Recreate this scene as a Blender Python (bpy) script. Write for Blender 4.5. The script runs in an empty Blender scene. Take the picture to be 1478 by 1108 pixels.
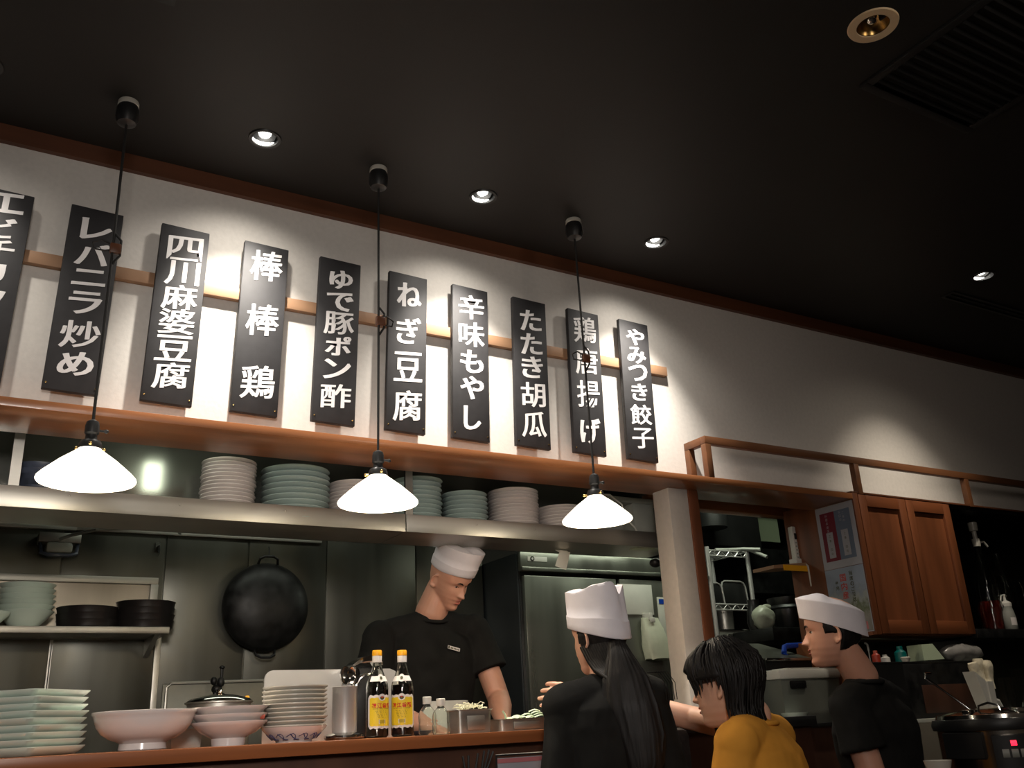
import bpy, bmesh, math, random
from mathutils import Vector, Matrix, noise
random.seed(7)
SC = bpy.context.scene
COL = SC.collection
PI = math.pi

# ---------------------------------------------------------------- camera, world, light, exposure
FPX, PITCH, ROLL, YAW = 1346.571, 0.352134, -0.0512768, 0.5463732
EYE = Vector((0, 0, 1.15))
fwd = Vector((math.sin(YAW)*math.cos(PITCH), math.cos(YAW)*math.cos(PITCH), math.sin(PITCH)))
rgt0 = Vector((math.cos(YAW), -math.sin(YAW), 0)); up0 = rgt0.cross(fwd)
RGT = rgt0*math.cos(ROLL) + up0*math.sin(ROLL); UPV = -rgt0*math.sin(ROLL) + up0*math.cos(ROLL)
cam_d = bpy.data.cameras.new('camera'); cam = bpy.data.objects.new('camera', cam_d); COL.objects.link(cam)
M = Matrix((RGT, UPV, -fwd)).transposed().to_4x4(); M.translation = EYE
cam.matrix_world = M
cam_d.sensor_width = 36; cam_d.lens = FPX/1478*36; cam_d.clip_start = .05
SC.camera = cam

def at(px, py, Y):
    d = fwd + (px-739)/FPX*RGT - (py-554)/FPX*UPV
    return EYE + d*(Y/d.y)

W = bpy.data.worlds.new('world'); SC.world = W; W.use_nodes = True
W.node_tree.nodes['Background'].inputs[0].default_value = (1.0, .93, .84, 1)
W.node_tree.nodes['Background'].inputs[1].default_value = 0.02
SC.view_settings.view_transform = 'Standard'; SC.view_settings.look = 'None'
SC.view_settings.exposure = 0; SC.view_settings.gamma = 1
SC.view_settings.use_curve_mapping = False

def lamp(kind, name, loc, energy, color, target=None, **kw):
    l = bpy.data.lights.new(name, kind); l.energy = energy; l.color = color
    for k, v in kw.items(): setattr(l, k, v)
    o = bpy.data.objects.new(name, l); COL.objects.link(o); o.location = loc
    if target is not None:
        o.rotation_euler = (Vector(target)-Vector(loc)).to_track_quat('-Z', 'Y').to_euler()
    return o
# added unseen fill lights that brighten the counter and faces from the dining side
lamp('AREA', 'dining_fill', (-.3, -0.7, 1.95), 9.5, (1, .92, .85), (0.8, 2.8, 1.12), size=.45, spread=math.radians(75))
lamp('AREA', 'dining_fill', (0.2, -0.9, 2.7), 9, (1, .88, .78), (1.0, 2.6, .9), size=.6)
lamp('AREA', 'dining_fill', (2.3, 0.2, 2.9), 4, (1, .84, .70), (2.4, 2.0, .8), size=.3)
# wall-washing spots in the ceiling cans
SPOTS = [(-.13, 2.69, 26), (.7075, 2.69, 135), (1.55, 2.69, 135), (2.39, 2.69, 120)]
for x, y, e in SPOTS:
    lamp('SPOT', 'downlight_beam', (x, y+.005, 3.045), e, (1, .93, .83), (x+.03, 3.0, 1.75), spot_size=math.radians(72), spot_blend=1.0, shadow_soft_size=.02)
    lamp('SPOT', 'downlight_spill', (x, y+.005, 3.045), e*.10, (1, .93, .83), (x, 2.95, 1.75), spot_size=math.radians(125), spot_blend=1.0, shadow_soft_size=.03)
lamp('SPOT', 'downlight_beam', (4.04, 2.27, 3.045), 52, (1, .88, .72), (4.10, 2.93, 1.6), spot_size=math.radians(70), spot_blend=1.0, shadow_soft_size=.03)
lamp('SPOT', 'downlight_spill', (4.04, 2.27, 3.045), 7, (1, .88, .72), (4.04, 2.5, 1.6), spot_size=math.radians(130), spot_blend=1.0, shadow_soft_size=.03)
# kitchen tubes under the hood, behind the steel shelf
lamp('AREA', 'kitchen_tube', (1.2, 3.9, 2.34), 2.0, (.95, 1, .84), (1.2, 3.8, 0), shape='RECTANGLE', size=1.2, size_y=.12)
lamp('AREA', 'kitchen_tube', (2.75, 3.74, 2.10), 1.6, (.95, 1, .82), (2.75, 3.95, 0), shape='RECTANGLE', size=.9, size_y=.05)
lamp('AREA', 'kitchen_tube', (3.7, 3.62, 2.6), 7.0, (.92, 1, .80), (3.9, 4.4, 1.2), shape='RECTANGLE', size=.6, size_y=.12)

# ---------------------------------------------------------------- materials
def lk(nt, a, b): nt.links.new(a, b)
def mat(name, color, rough=.5, metal=0, noise_scale=None, var=.15, stretch=(1,1,1), bump=0, spec=.5, emit=None, estr=0, trans=0, sss=0, rvar=0, coat=0, ior=1.45, dirt=None):
    m = bpy.data.materials.new(name); m.use_nodes = True; nt = m.node_tree; b = nt.nodes['Principled BSDF']
    b.inputs['Base Color'].default_value = (*color, 1); b.inputs['Roughness'].default_value = rough
    b.inputs['Metallic'].default_value = metal; b.inputs['Specular IOR Level'].default_value = spec
    b.inputs['IOR'].default_value = ior
    b.inputs['Transmission Weight'].default_value = trans
    b.inputs['Coat Weight'].default_value = coat
    if sss:
        b.inputs['Subsurface Weight'].default_value = sss; b.inputs['Subsurface Scale'].default_value = .01
        b.inputs['Subsurface Radius'].default_value = (1, .35, .2)
    if emit: b.inputs['Emission Color'].default_value = (*emit, 1); b.inputs['Emission Strength'].default_value = estr
    if noise_scale:
        tc = nt.nodes.new('ShaderNodeTexCoord'); mp = nt.nodes.new('ShaderNodeMapping'); mp.inputs['Scale'].default_value = stretch
        n = nt.nodes.new('ShaderNodeTexNoise'); n.inputs['Scale'].default_value = noise_scale; n.inputs['Detail'].default_value = 5
        lk(nt, tc.outputs['Object'], mp.inputs[0]); lk(nt, mp.outputs[0], n.inputs['Vector'])
        r = nt.nodes.new('ShaderNodeMapRange'); r.inputs[1].default_value = .3; r.inputs[2].default_value = .7
        r.inputs[3].default_value = 1-var; r.inputs[4].default_value = 1+var
        lk(nt, n.outputs[0], r.inputs[0])
        mx = nt.nodes.new('ShaderNodeMix'); mx.data_type = 'RGBA'; mx.blend_type = 'MULTIPLY'; mx.inputs[0].default_value = 1
        mx.inputs[6].default_value = (*color, 1); lk(nt, r.outputs[0], mx.inputs[7])
        last = mx.outputs[2]
        if dirt:
            n2 = nt.nodes.new('ShaderNodeTexNoise'); n2.inputs['Scale'].default_value = dirt[0]; n2.inputs['Detail'].default_value = 3
            lk(nt, tc.outputs['Object'], n2.inputs['Vector'])
            r2 = nt.nodes.new('ShaderNodeMapRange'); r2.inputs[1].default_value = .5; r2.inputs[2].default_value = .75; r2.inputs[4].default_value = dirt[2]
            lk(nt, n2.outputs[0], r2.inputs[0])
            m2 = nt.nodes.new('ShaderNodeMix'); m2.data_type = 'RGBA'; lk(nt, r2.outputs[0], m2.inputs[0]); lk(nt, last, m2.inputs[6]); m2.inputs[7].default_value = (*dirt[1], 1)
            last = m2.outputs[2]
        lk(nt, last, b.inputs['Base Color'])
        if rvar:
            r3 = nt.nodes.new('ShaderNodeMapRange'); r3.inputs[1].default_value = .3; r3.inputs[2].default_value = .7
            r3.inputs[3].default_value = max(.02, rough-rvar); r3.inputs[4].default_value = rough+rvar
            lk(nt, n.outputs[0], r3.inputs[0]); lk(nt, r3.outputs[0], b.inputs['Roughness'])
        if bump:
            bp = nt.nodes.new('ShaderNodeBump'); bp.inputs['Strength'].default_value = bump; bp.inputs['Distance'].default_value = .004
            lk(nt, n.outputs[0], bp.inputs['Height']); lk(nt, bp.outputs[0], b.inputs['Normal'])
    return m

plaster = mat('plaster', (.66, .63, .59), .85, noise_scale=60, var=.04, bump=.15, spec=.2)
black_ceiling = mat('black_ceiling', (.016, .0155, .0145), .6, noise_scale=3, var=.1, spec=.35)
dark_wall = mat('dark_wall', (.035, .03, .026), .8, noise_scale=4, var=.2)
floor_m = mat('floor_tile', (.06, .05, .045), .5, noise_scale=5, var=.3)
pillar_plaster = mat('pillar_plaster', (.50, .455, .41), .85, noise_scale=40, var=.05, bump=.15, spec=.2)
post_wood = mat('post_wood', (.15, .05, .022), .45, noise_scale=16, var=.28, stretch=(1, 1, .1))
frame_wood = mat('frame_wood', (.14, .056, .023), .45, noise_scale=14, var=.25, stretch=(.12, 1, 1))
wood = mat('oiled_wood', (.28, .108, .042), .32, noise_scale=14, var=.28, stretch=(.12, 1, 1), spec=.5, coat=.15)
wood_v = mat('oiled_wood_upright', (.27, .095, .033), .38, noise_scale=16, var=.28, stretch=(1, 1, .1), spec=.5)
wood_dark = mat('dark_wood', (.10, .035, .015), .42, noise_scale=14, var=.3, stretch=(.12, 1, 1))
wood_panel = mat('brown_panel', (.06, .024, .013), .5, noise_scale=10, var=.3, stretch=(1, 1, .1))
wood_counter = mat('counter_wood', (.26, .085, .03), .3, noise_scale=12, var=.22, stretch=(.1, 1, 1), coat=.2)
light_wood = mat('light_wood', (.32, .18, .10), .6, noise_scale=12, var=.15, stretch=(.1, 1, 1))
board_black = mat('board_black', (.022, .021, .023), .65, noise_scale=30, var=.15)
letter_white = mat('letter_white', (.78, .76, .76), .85, noise_scale=40, var=.03)
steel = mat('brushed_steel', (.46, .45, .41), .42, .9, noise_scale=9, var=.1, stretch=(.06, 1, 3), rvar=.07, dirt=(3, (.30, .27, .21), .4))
hood_steel = mat('hood_steel', (.26, .265, .24), .17, .8, noise_scale=5, var=.1, stretch=(1, 1, .1))
satin_steel = mat('satin_steel', (.55, .54, .52), .36, .55, noise_scale=9, var=.06, stretch=(.1, 1, 1))
cupboard_wood = mat('cupboard_wood', (.15, .048, .018), .42, noise_scale=16, var=.3, stretch=(1, 1, .1), spec=.5)
cupboard_rail = mat('cupboard_rail', (.16, .05, .018), .42, noise_scale=16, var=.3, stretch=(.1, 1, 1), spec=.5)
ring_tan = mat('tan_ring', (.78, .60, .38), .5)
vent_black = mat('vent_black', (.006, .006, .006), .7)
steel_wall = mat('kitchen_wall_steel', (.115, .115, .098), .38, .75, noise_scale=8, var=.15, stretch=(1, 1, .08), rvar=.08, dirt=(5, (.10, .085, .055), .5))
steel_fridge = mat('fridge_steel', (.25, .262, .225), .34, .8, noise_scale=10, var=.12, stretch=(1, 1, .08), rvar=.08)
chrome = mat('polished_steel', (.62, .61, .58), .12, 1, noise_scale=5, var=.05)
dark_metal = mat('dark_metal', (.05, .05, .05), .35, .8, noise_scale=8, var=.15)
iron = mat('black_iron', (.012, .012, .012), .45, .3, noise_scale=25, var=.4, rvar=.1, bump=.2)
ceramic = mat('white_ceramic', (.66, .60, .58), .18, noise_scale=6, var=.02, coat=.3)
celadon = mat('celadon_glaze', (.37, .46, .44), .18, noise_scale=8, var=.06, coat=.4)
celadon_pale = mat('pale_celadon', (.60, .70, .62), .2, noise_scale=8, var=.05, coat=.3)
greywhite = mat('stoneware_white', (.52, .50, .44), .25, noise_scale=8, var=.04, coat=.2)
black_dish = mat('black_lacquer', (.014, .012, .012), .3, noise_scale=8, var=.2)
blue_dish = mat('blue_glaze', (.05, .06, .09), .3, noise_scale=15, var=.6)
blue_ink = mat('blue_ink', (.04, .05, .14), .4)
red_mark = mat('red_enamel', (.40, .08, .05), .4)
black_plastic = mat('black_plastic', (.015, .015, .015), .4, noise_scale=20, var=.1)
white_plastic = mat('white_plastic', (.62, .61, .56), .4, noise_scale=10, var=.04)
grey_plastic = mat('grey_plastic', (.30, .31, .28), .45, noise_scale=10, var=.06)
blue_plastic = mat('blue_plastic', (.01, .06, .45), .35)
teal_plastic = mat('teal_plastic', (.0, .13, .12), .4)
brass = mat('brass', (.65, .42, .15), .25, 1)
cord_m = mat('black_cord', (.012, .011, .01), .6)
paper = mat('paper', (.62, .62, .56), .8, noise_scale=12, var=.05)
paper_bag = mat('paper_bag', (.62, .64, .50), .8, noise_scale=14, var=.08, bump=.6)
leather = mat('black_leather', (.02, .016, .015), .3, noise_scale=60, var=.2, bump=.3)
cloth_black = mat('black_cloth', (.012, .0118, .011), .9, noise_scale=14, var=.25, spec=.15, bump=.3)
cloth_yellow = mat('mustard_cloth', (.56, .25, .035), .85, noise_scale=12, var=.12, spec=.15, bump=.3)
cloth_white = mat('white_cloth', (.68, .65, .69), .85, noise_scale=18, var=.04, spec=.2, bump=.25)
cloth_apron = mat('apron_cloth', (.62, .62, .57), .85, noise_scale=14, var=.08)
cloth_trouser = mat('trouser_cloth', (.02, .02, .024), .9)
towel_m = mat('towel', (.72, .66, .50), .95, noise_scale=60, var=.1, bump=.6)
skin = mat('skin', (.56, .29, .20), .48, noise_scale=8, var=.07, sss=.12)
skin_pale = mat('skin_pale', (.64, .36, .25), .48, noise_scale=8, var=.06, sss=.12)
lip_m = mat('lip', (.38, .12, .09), .45)
eye_white = mat('eye_white', (.55, .5, .46), .3)
eye_dark = mat('eye_dark', (.02, .012, .01), .2)
hair_m = mat('black_hair', (.007, .0055, .005), .52, noise_scale=60, var=.6, stretch=(1, 1, .05), bump=.5, spec=.28)
shade_glow = mat('opal_glass', (.9, .86, .78), .3, emit=(1, .9, .74), estr=3.2)
bulb_glow = mat('bulb_glow', (1, 1, 1), .3, emit=(1, .96, .88), estr=10)
reflect_in = mat('spot_reflector', (.75, .75, .72), .25, .9)
tube_glow = mat('tube_glow', (1, 1, 1), .3, emit=(.92, 1, .8), estr=9)
led_red = mat('red_led', (.3, 0, 0), .3, emit=(1, .02, .05), estr=2.5)
glass = mat('clear_plastic', (.92, .97, .93), .05, trans=.97, ior=1.18)
bottle_glass = mat('clear_glass', (.88, .90, .86), .03, trans=1, ior=1.35)
dark_liquid = mat('black_vinegar', (.010, .005, .004), .12, coat=.5)
red_liquid = mat('red_liquor', (.10, .008, .006), .15, coat=.5)
cap_yellow = mat('cap_yellow', (.80, .38, .01), .4)
label_yellow = mat('label_yellow', (.72, .52, .02), .55)
label_white = mat('label_white', (.72, .68, .66), .55)
label_red = mat('label_red', (.55, .03, .01), .5)
label_ink = mat('label_ink', (.06, .06, .02), .6)
poster_white = mat('poster_white', (.30, .30, .33), .6, noise_scale=5, var=.05)
poster_red = mat('poster_red', (.13, .008, .02), .6)
poster_blue = mat('poster_blue', (.11, .14, .20), .6)
poster_pink = mat('poster_pink', (.42, .14, .15), .6)
sprout = mat('bean_sprout', (.70, .68, .50), .4)
leaf = mat('pale_leaf', (.50, .60, .42), .5)

def picture_mat():
    m = bpy.data.materials.new('poster_landscape'); m.use_nodes = True; nt = m.node_tree; b = nt.nodes['Principled BSDF']
    tc = nt.nodes.new('ShaderNodeTexCoord'); n = nt.nodes.new('ShaderNodeTexNoise'); n.inputs['Scale'].default_value = 9; n.inputs['Detail'].default_value = 6
    sx = nt.nodes.new('ShaderNodeSeparateXYZ'); lk(nt, tc.outputs['Generated'], sx.inputs[0]); lk(nt, tc.outputs['Generated'], n.inputs['Vector'])
    a = nt.nodes.new('ShaderNodeMath'); a.operation = 'MULTIPLY_ADD'; a.inputs[1].default_value = .5; lk(nt, n.outputs[0], a.inputs[0]); lk(nt, sx.outputs[2], a.inputs[2])
    cr = nt.nodes.new('ShaderNodeValToRGB'); lk(nt, a.outputs[0], cr.inputs[0])
    e = cr.color_ramp.elements; e[0].position = .25; e[0].color = (.16, .15, .13, 1); e[1].position = 1.15; e[1].color = (.22, .26, .33, 1)
    for p, c in ((.45, (.22, .21, .19)), (.62, (.10, .12, .06)), (.75, (.26, .28, .27)), (.9, (.19, .22, .27))):
        q = e.new(p); q.color = (*c, 1)
    lk(nt, cr.outputs[0], b.inputs['Base Color']); b.inputs['Roughness'].default_value = .5
    return m
poster_picture = picture_mat()

# ---------------------------------------------------------------- mesh helpers
class MB:
    def __init__(s): s.v = []; s.f = []; s.mi = []
    def add(s, vs, fs, k=0):
        n = len(s.v); s.v += [tuple(v) for v in vs]; s.f += [tuple(i+n for i in f) for f in fs]; s.mi += [k]*len(fs); return s
    def box(s, x0, x1, y0, y1, z0, z1, bev=0, k=0, mx=None):
        bm = bmesh.new(); bmesh.ops.create_cube(bm, size=1)
        for v in bm.verts: v.co = Vector(((x0+x1)/2+v.co.x*(x1-x0), (y0+y1)/2+v.co.y*(y1-y0), (z0+z1)/2+v.co.z*(z1-z0)))
        if bev: bmesh.ops.bevel(bm, geom=bm.edges[:], offset=bev, segments=2, affect='EDGES', profile=.5)
        s.bm(bm, k, mx); return s
    def bm(s, bm, k=0, mx=None):
        bm.verts.index_update()
        vs = [(mx @ v.co if mx else v.co.copy()) for v in bm.verts]
        s.add(vs, [[v.index for v in f.verts] for f in bm.faces], k); bm.free(); return s
    def lathe(s, prof, c=(0, 0, 0), n=32, k=0, mx=None, caps=True, sx=1, sy=1):
        vs = []; fs = []
        for r, z in prof:
            for i in range(n):
                a = 2*PI*i/n; p = Vector((c[0]+r*math.cos(a)*sx, c[1]+r*math.sin(a)*sy, c[2]+z)); vs.append(mx @ p if mx else p)
        for j in range(len(prof)-1):
            for i in range(n):
                a = j*n+i; b = j*n+(i+1) % n; fs.append((a, b, b+n, a+n))
        if caps:
            if prof[0][0] > 1e-5: fs.append(tuple(range(n))[::-1])
            if prof[-1][0] > 1e-5: fs.append(tuple((len(prof)-1)*n+i for i in range(n)))
        return s.add(vs, fs, k)
    def loft(s, rings, k=0, caps=True, closed=True):
        n = len(rings[0]); vs = [p for r in rings for p in r]; fs = []
        for j in range(len(rings)-1):
            for i in range(n if closed else n-1):
                a = j*n+i; b = j*n+(i+1) % n; fs.append((a, b, b+n, a+n))
        if caps: fs.append(tuple(range(n))[::-1]); fs.append(tuple((len(rings)-1)*n+i for i in range(n)))
        return s.add(vs, fs, k)
    def tube(s, pts, r, n=8, k=0, caps=True):
        pts = [Vector(p) for p in pts]; rs = r if isinstance(r, (list, tuple)) else [r]*len(pts)
        rings = []; t0 = (pts[1]-pts[0]).normalized()
        u = t0.orthogonal().normalized()
        for i, p in enumerate(pts):
            t = (pts[min(i+1, len(pts)-1)]-pts[max(i-1, 0)]).normalized()
            u = (u-t*u.dot(t)); u = u.normalized() if u.length > 1e-6 else t.orthogonal().normalized()
            w = t.cross(u)
            rings.append([p+(u*math.cos(2*PI*j/n)+w*math.sin(2*PI*j/n))*rs[i] for j in range(n)])
        return s.loft(rings, k, caps)
    def capsule(s, a, b, ra, rb, n=14, flat=None):
        a = Vector(a); b = Vector(b); t = (b-a); L = t.length
        t = t/L if L > 1e-6 else Vector((0, 0, 1)); u = t.orthogonal().normalized(); w = t.cross(u); rings = []
        for i in range(6):
            q = -PI/2+PI/2*(i+.15)/6; rings.append((a+t*ra*math.sin(q), ra*math.cos(q)))
        rings.append((a, ra)); rings.append((b, rb))
        for i in range(1, 7):
            q = PI/2*(i-.15)/6; rings.append((b+t*rb*math.sin(q), rb*math.cos(q)))
        return s.loft([[p+(u*math.cos(2*PI*j/n)+w*math.sin(2*PI*j/n))*r for j in range(n)] for p, r in rings])
    def ball(s, c, rx, ry, rz, mx=None, n=20, k=0):
        prof = [(math.cos(-PI/2+PI*(i+.1)/(n//2+.2)), math.sin(-PI/2+PI*(i+.1)/(n//2+.2))) for i in range(n//2+1)]
        vs = []; fs = []
        m = n
        for r, z in prof:
            for i in range(m):
                a = 2*PI*i/m; p = Vector((c[0]+rx*r*math.cos(a), c[1]+ry*r*math.sin(a), c[2]+rz*z)); vs.append(mx @ p if mx else p)
        for j in range(len(prof)-1):
            for i in range(m):
                a = j*m+i; b = j*m+(i+1) % m; fs.append((a, b, b+m, a+m))
        fs.append(tuple(range(m))[::-1]); fs.append(tuple((len(prof)-1)*m+i for i in range(m)))
        return s.add(vs, fs, k)
    def mesh(s, name, mats, smooth=True, ang=35):
        me = bpy.data.meshes.new(name); me.from_pydata(s.v, [], s.f)
        for m in (mats if isinstance(mats, (list, tuple)) else [mats]): me.materials.append(m)
        me.polygons.foreach_set('material_index', s.mi)
        me.update()
        if smooth:
            me.polygons.foreach_set('use_smooth', [True]*len(me.polygons)); me.set_sharp_from_angle(angle=math.radians(ang))
        return me

def empty(name, loc=(0, 0, 0), rz=0):
    o = bpy.data.objects.new(name, None); COL.objects.link(o); o.location = loc; o.rotation_euler = (0, 0, rz); o.empty_display_size = .1
    return o
def tag(o, label=None, cat=None, group=None, kind=None):
    if label: o['label'] = label
    if cat: o['category'] = cat
    if group: o['group'] = group
    if kind: o['kind'] = kind
    return o
def obj(name, mb, mats, parent=None, loc=None, smooth=True, ang=35):
    me = mb if isinstance(mb, bpy.types.Mesh) else mb.mesh(name, mats, smooth, ang)
    o = bpy.data.objects.new(name, me); COL.objects.link(o)
    if loc is not None: o.location = loc
    if parent: o.parent = parent
    return o
def struct(name, mb, mats, label=None, **k):
    o = obj(name, mb, mats, **k); o['kind'] = 'structure'
    if label: o['label'] = label
    return o
def box(*a, **k): return MB().box(*a, **k)
def copy_tree(o, parent=None):
    c = o.copy(); COL.objects.link(c)
    if parent: c.parent = parent
    for ch in list(o.children): copy_tree(ch, c)
    return c

_glyphs = {}
def glyph(ch, weight=0.0):
    """one character as a flat outline mesh, in a unit cell centred on 0"""
    key = (ch, weight)
    if key in _glyphs: return _glyphs[key]
    cu = bpy.data.curves.new('letters', 'FONT'); cu.body = ch; cu.size = 1; cu.offset = weight; cu.resolution_u = 3
    o = bpy.data.objects.new('letters', cu); COL.objects.link(o)
    dg = bpy.context.evaluated_depsgraph_get(); dg.update()
    me = bpy.data.meshes.new_from_object(o.evaluated_get(dg))
    vs = [v.co.copy() for v in me.vertices]; fs = [tuple(p.vertices) for p in me.polygons]
    x0 = min(v.x for v in vs); x1 = max(v.x for v in vs); y0 = min(v.y for v in vs); y1 = max(v.y for v in vs)
    vs = [Vector((v.x-(x0+x1)/2, v.y-(y0+y1)/2, 0)) for v in vs]
    bpy.data.objects.remove(o); bpy.data.curves.remove(cu); bpy.data.meshes.remove(me)
    _glyphs[key] = (vs, fs, x1-x0, y1-y0); return _glyphs[key]
def put_glyph(mb, ch, mx, w, h, weight=0, slant=0, k=0, thick=0):
    """stamps a character into a w x h cell of the plane given by mx (x right, y up)"""
    vs, fs, gw, gh = glyph(ch, weight)
    sc = min(w/max(gw, .01), h/max(gh, .01)); 
    sx = min(w/max(gw, .01), sc*1.25); sy = min(h/max(gh, .01), sc*1.15)
    if ch == 'ー': vs, gw, gh = [Vector((-v.y, v.x, 0)) for v in vs], gh, gw; sx = sy = min(w/gw, h/gh)
    pts = [Vector((v.x*sx, v.y*sy+v.x*sx*slant, 0)) for v in vs]
    mb.add([mx @ p for p in pts], fs, k)
    return mb
def hline_text(mb, text, mx, size, weight=0, k=0):
    cu = bpy.data.curves.new('letters', 'FONT'); cu.body = text; cu.size = size; cu.offset = weight*size; cu.align_x = 'CENTER'; cu.resolution_u = 2
    o = bpy.data.objects.new('letters', cu); COL.objects.link(o)
    dg = bpy.context.evaluated_depsgraph_get(); dg.update()
    me = bpy.data.meshes.new_from_object(o.evaluated_get(dg))
    mb.add([mx @ v.co for v in me.vertices], [tuple(p.vertices) for p in me.polygons], k)
    bpy.data.objects.remove(o); bpy.data.curves.remove(cu); bpy.data.meshes.remove(me)
    return mb
def plane_mx(o, r, u):
    o = Vector(o); r = Vector(r).normalized(); u = Vector(u).normalized(); n = r.cross(u)
    m = Matrix((r, u, n)).transposed().to_4x4(); m.translation = o; return m
# ================================================================ SETTING
X0, X1 = -1.6, 6.6
CZ = 3.06
floor = struct('floor', box(X0-.1, X1+.1, -2.6, 5.2, -.05, 0), floor_m)
# ceiling with round holes for the cans
HOLES = [(x, y, .047) for x, y, e in SPOTS] + [(4.04, 2.27, .05), (2.14, 1.345, .052)]
bm = bmesh.new()
def loop(pts):
    vs = [bm.verts.new(p) for p in pts]
    for i in range(len(vs)): bm.edges.new((vs[i], vs[(i+1) % len(vs)]))
loop([(X0, -2.5, CZ), (X1, -2.5, CZ), (X1, 3.0, CZ), (X0, 3.0, CZ)])
for x, y, r in HOLES: loop([(x+r*math.cos(2*PI*i/28), y+r*math.sin(2*PI*i/28), CZ) for i in range(28)])
bmesh.ops.triangle_fill(bm, use_beauty=True, use_dissolve=False, edges=bm.edges[:])
bmesh.ops.recalc_face_normals(bm, faces=bm.faces[:])
mb = MB().bm(bm)
mb.box(X0, X1, -2.5, 3.0, CZ+.2, CZ+.25)
struct('ceiling', mb, black_ceiling, smooth=False)
mb = MB().box(X0, X1, 3.0, 3.09, 2.10, CZ+.25)
struct('wall_front', mb, plaster, label='off-white plastered wall hanging above the open kitchen')
struct('wall_left', box(X0-.1, X0, -2.5, 5.1, 0, CZ+.25), dark_wall)
struct('wall_right', box(X1, X1+.1, -2.5, 5.1, 0, CZ+.25), dark_wall)
struct('wall_rear', box(X0, X1, -2.6, -2.5, 0, CZ+.25), plaster)
struct('trim_1', box(X0, X1, 2.978, 3.0, 2.999, CZ), wood_dark, label='brown cornice strip where the white wall meets the black ceiling')
# header ledge above the opening
hd = struct('trim_2', box(X0, 3.57, 2.862, 3.12, 2.073, 2.101, .002), wood, label='reddish wooden ledge running along the top of the kitchen opening')
# kitchen shell
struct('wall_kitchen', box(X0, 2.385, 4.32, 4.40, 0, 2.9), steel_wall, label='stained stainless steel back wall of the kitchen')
struct('wall_kitchen_right', box(2.55, X1, 4.9, 5.0, 0, 3.0), dark_wall)
struct('ceiling_kitchen', box(X0, X1, 3.09, 5.0, 2.9, 2.95), dark_wall)
# hood face above the shelf: separate steel panels
hood = tag(empty('range_hood', (.5, 3.5, 2.3)), 'long stainless hood front behind the plates on the high shelf', 'hood')
mw = MB
def child(name, mb, m, root, **k):
    me = mb.mesh(name, m, **k); me.transform(Matrix.Translation(-Vector(root.location))) if not root.rotation_euler.z else me.transform(root.matrix_basis.inverted())
    o = bpy.data.objects.new(name, me); COL.objects.link(o); o.parent = root; return o
for a, b in ((X0, -.35), (-.346, 1.452), (1.456, 2.56)):
    child('panel', box(a, b, 3.455, 3.475, 1.865, 2.9), hood_steel, hood)

# wall seams and rails on the steel back wall: panels standing proud
xs = [X0, -.4, .377, .79, 1.155, 1.53, 2.0, 2.385]
wk = bpy.data.objects['wall_kitchen']
for i in range(len(xs)-1):
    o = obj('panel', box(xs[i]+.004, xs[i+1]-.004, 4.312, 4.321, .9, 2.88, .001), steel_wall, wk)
obj('rail', box(X0, .42, 4.285, 4.312, 2.018, 2.05, .003), steel, wk)
obj('rail', box(.42, 1.5, 4.295, 4.312, 2.022, 2.040, .001), steel, wk)
for px, w in ((.37, .012), (.375, .004)):
    obj('seam_strip', box(px, px+w, 4.306, 4.312, 1.0, 1.60), steel, wk)
obj('seam_strip', box(.775, .80, 4.302, 4.312, 1.0, 1.60, .002), steel, wk)

# low steel backsplash behind the sink
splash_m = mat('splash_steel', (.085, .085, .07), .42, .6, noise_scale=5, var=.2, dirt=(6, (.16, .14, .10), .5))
bs = tag(empty('backsplash', (1.2, 4.0, 0)), 'low steel splashback with a bright rolled top edge below the hanging wok', 'backsplash')
child('sheet', box(.76, 2.1, 3.99, 4.0, .9, 1.375, .003), splash_m, bs)
child('rolled_edge', MB().tube([(.775, 3.985, 1.0), (.775, 3.985, 1.36), (.79, 3.985, 1.377), (2.1, 3.985, 1.39)], .006), steel, bs)

# pillar at the end of the opening
pl = tag(empty('pillar', (2.61, 3.03, 0)), 'square cream plastered pillar with a brown wooden post on its right side', 'pillar')
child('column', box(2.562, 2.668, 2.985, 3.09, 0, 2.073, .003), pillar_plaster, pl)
child('wooden_post', box(2.668, 2.722, 2.980, 3.09, 0, 2.073, .002), post_wood, pl)
pl['kind'] = 'structure'; del pl['category']

# rear beam + curved bracket in the right-hand opening
a = at(1008, 727, 3.35); b = at(1160, 750, 3.35)
bm_ = tag(empty('wooden_beam', ((a.x+b.x)/2, 3.37, a.z)), 'brown wooden beam across the top of the dim rear opening', 'beam')
child('beam', box(2.75, 3.98, 3.33, 3.40, a.z-.028, a.z+.025, .004), wood, bm_)
br = MB().tube([(3.86, 3.36, a.z-.03), (3.90, 3.36, a.z-.075), (3.99, 3.36, a.z-.10)], .022, 10)
child('bracket', br, wood_v, bm_)
struct('wall_passage', box(2.75, 6.5, 3.33, 3.42, a.z+.03, 2.9), dark_wall)

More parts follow.
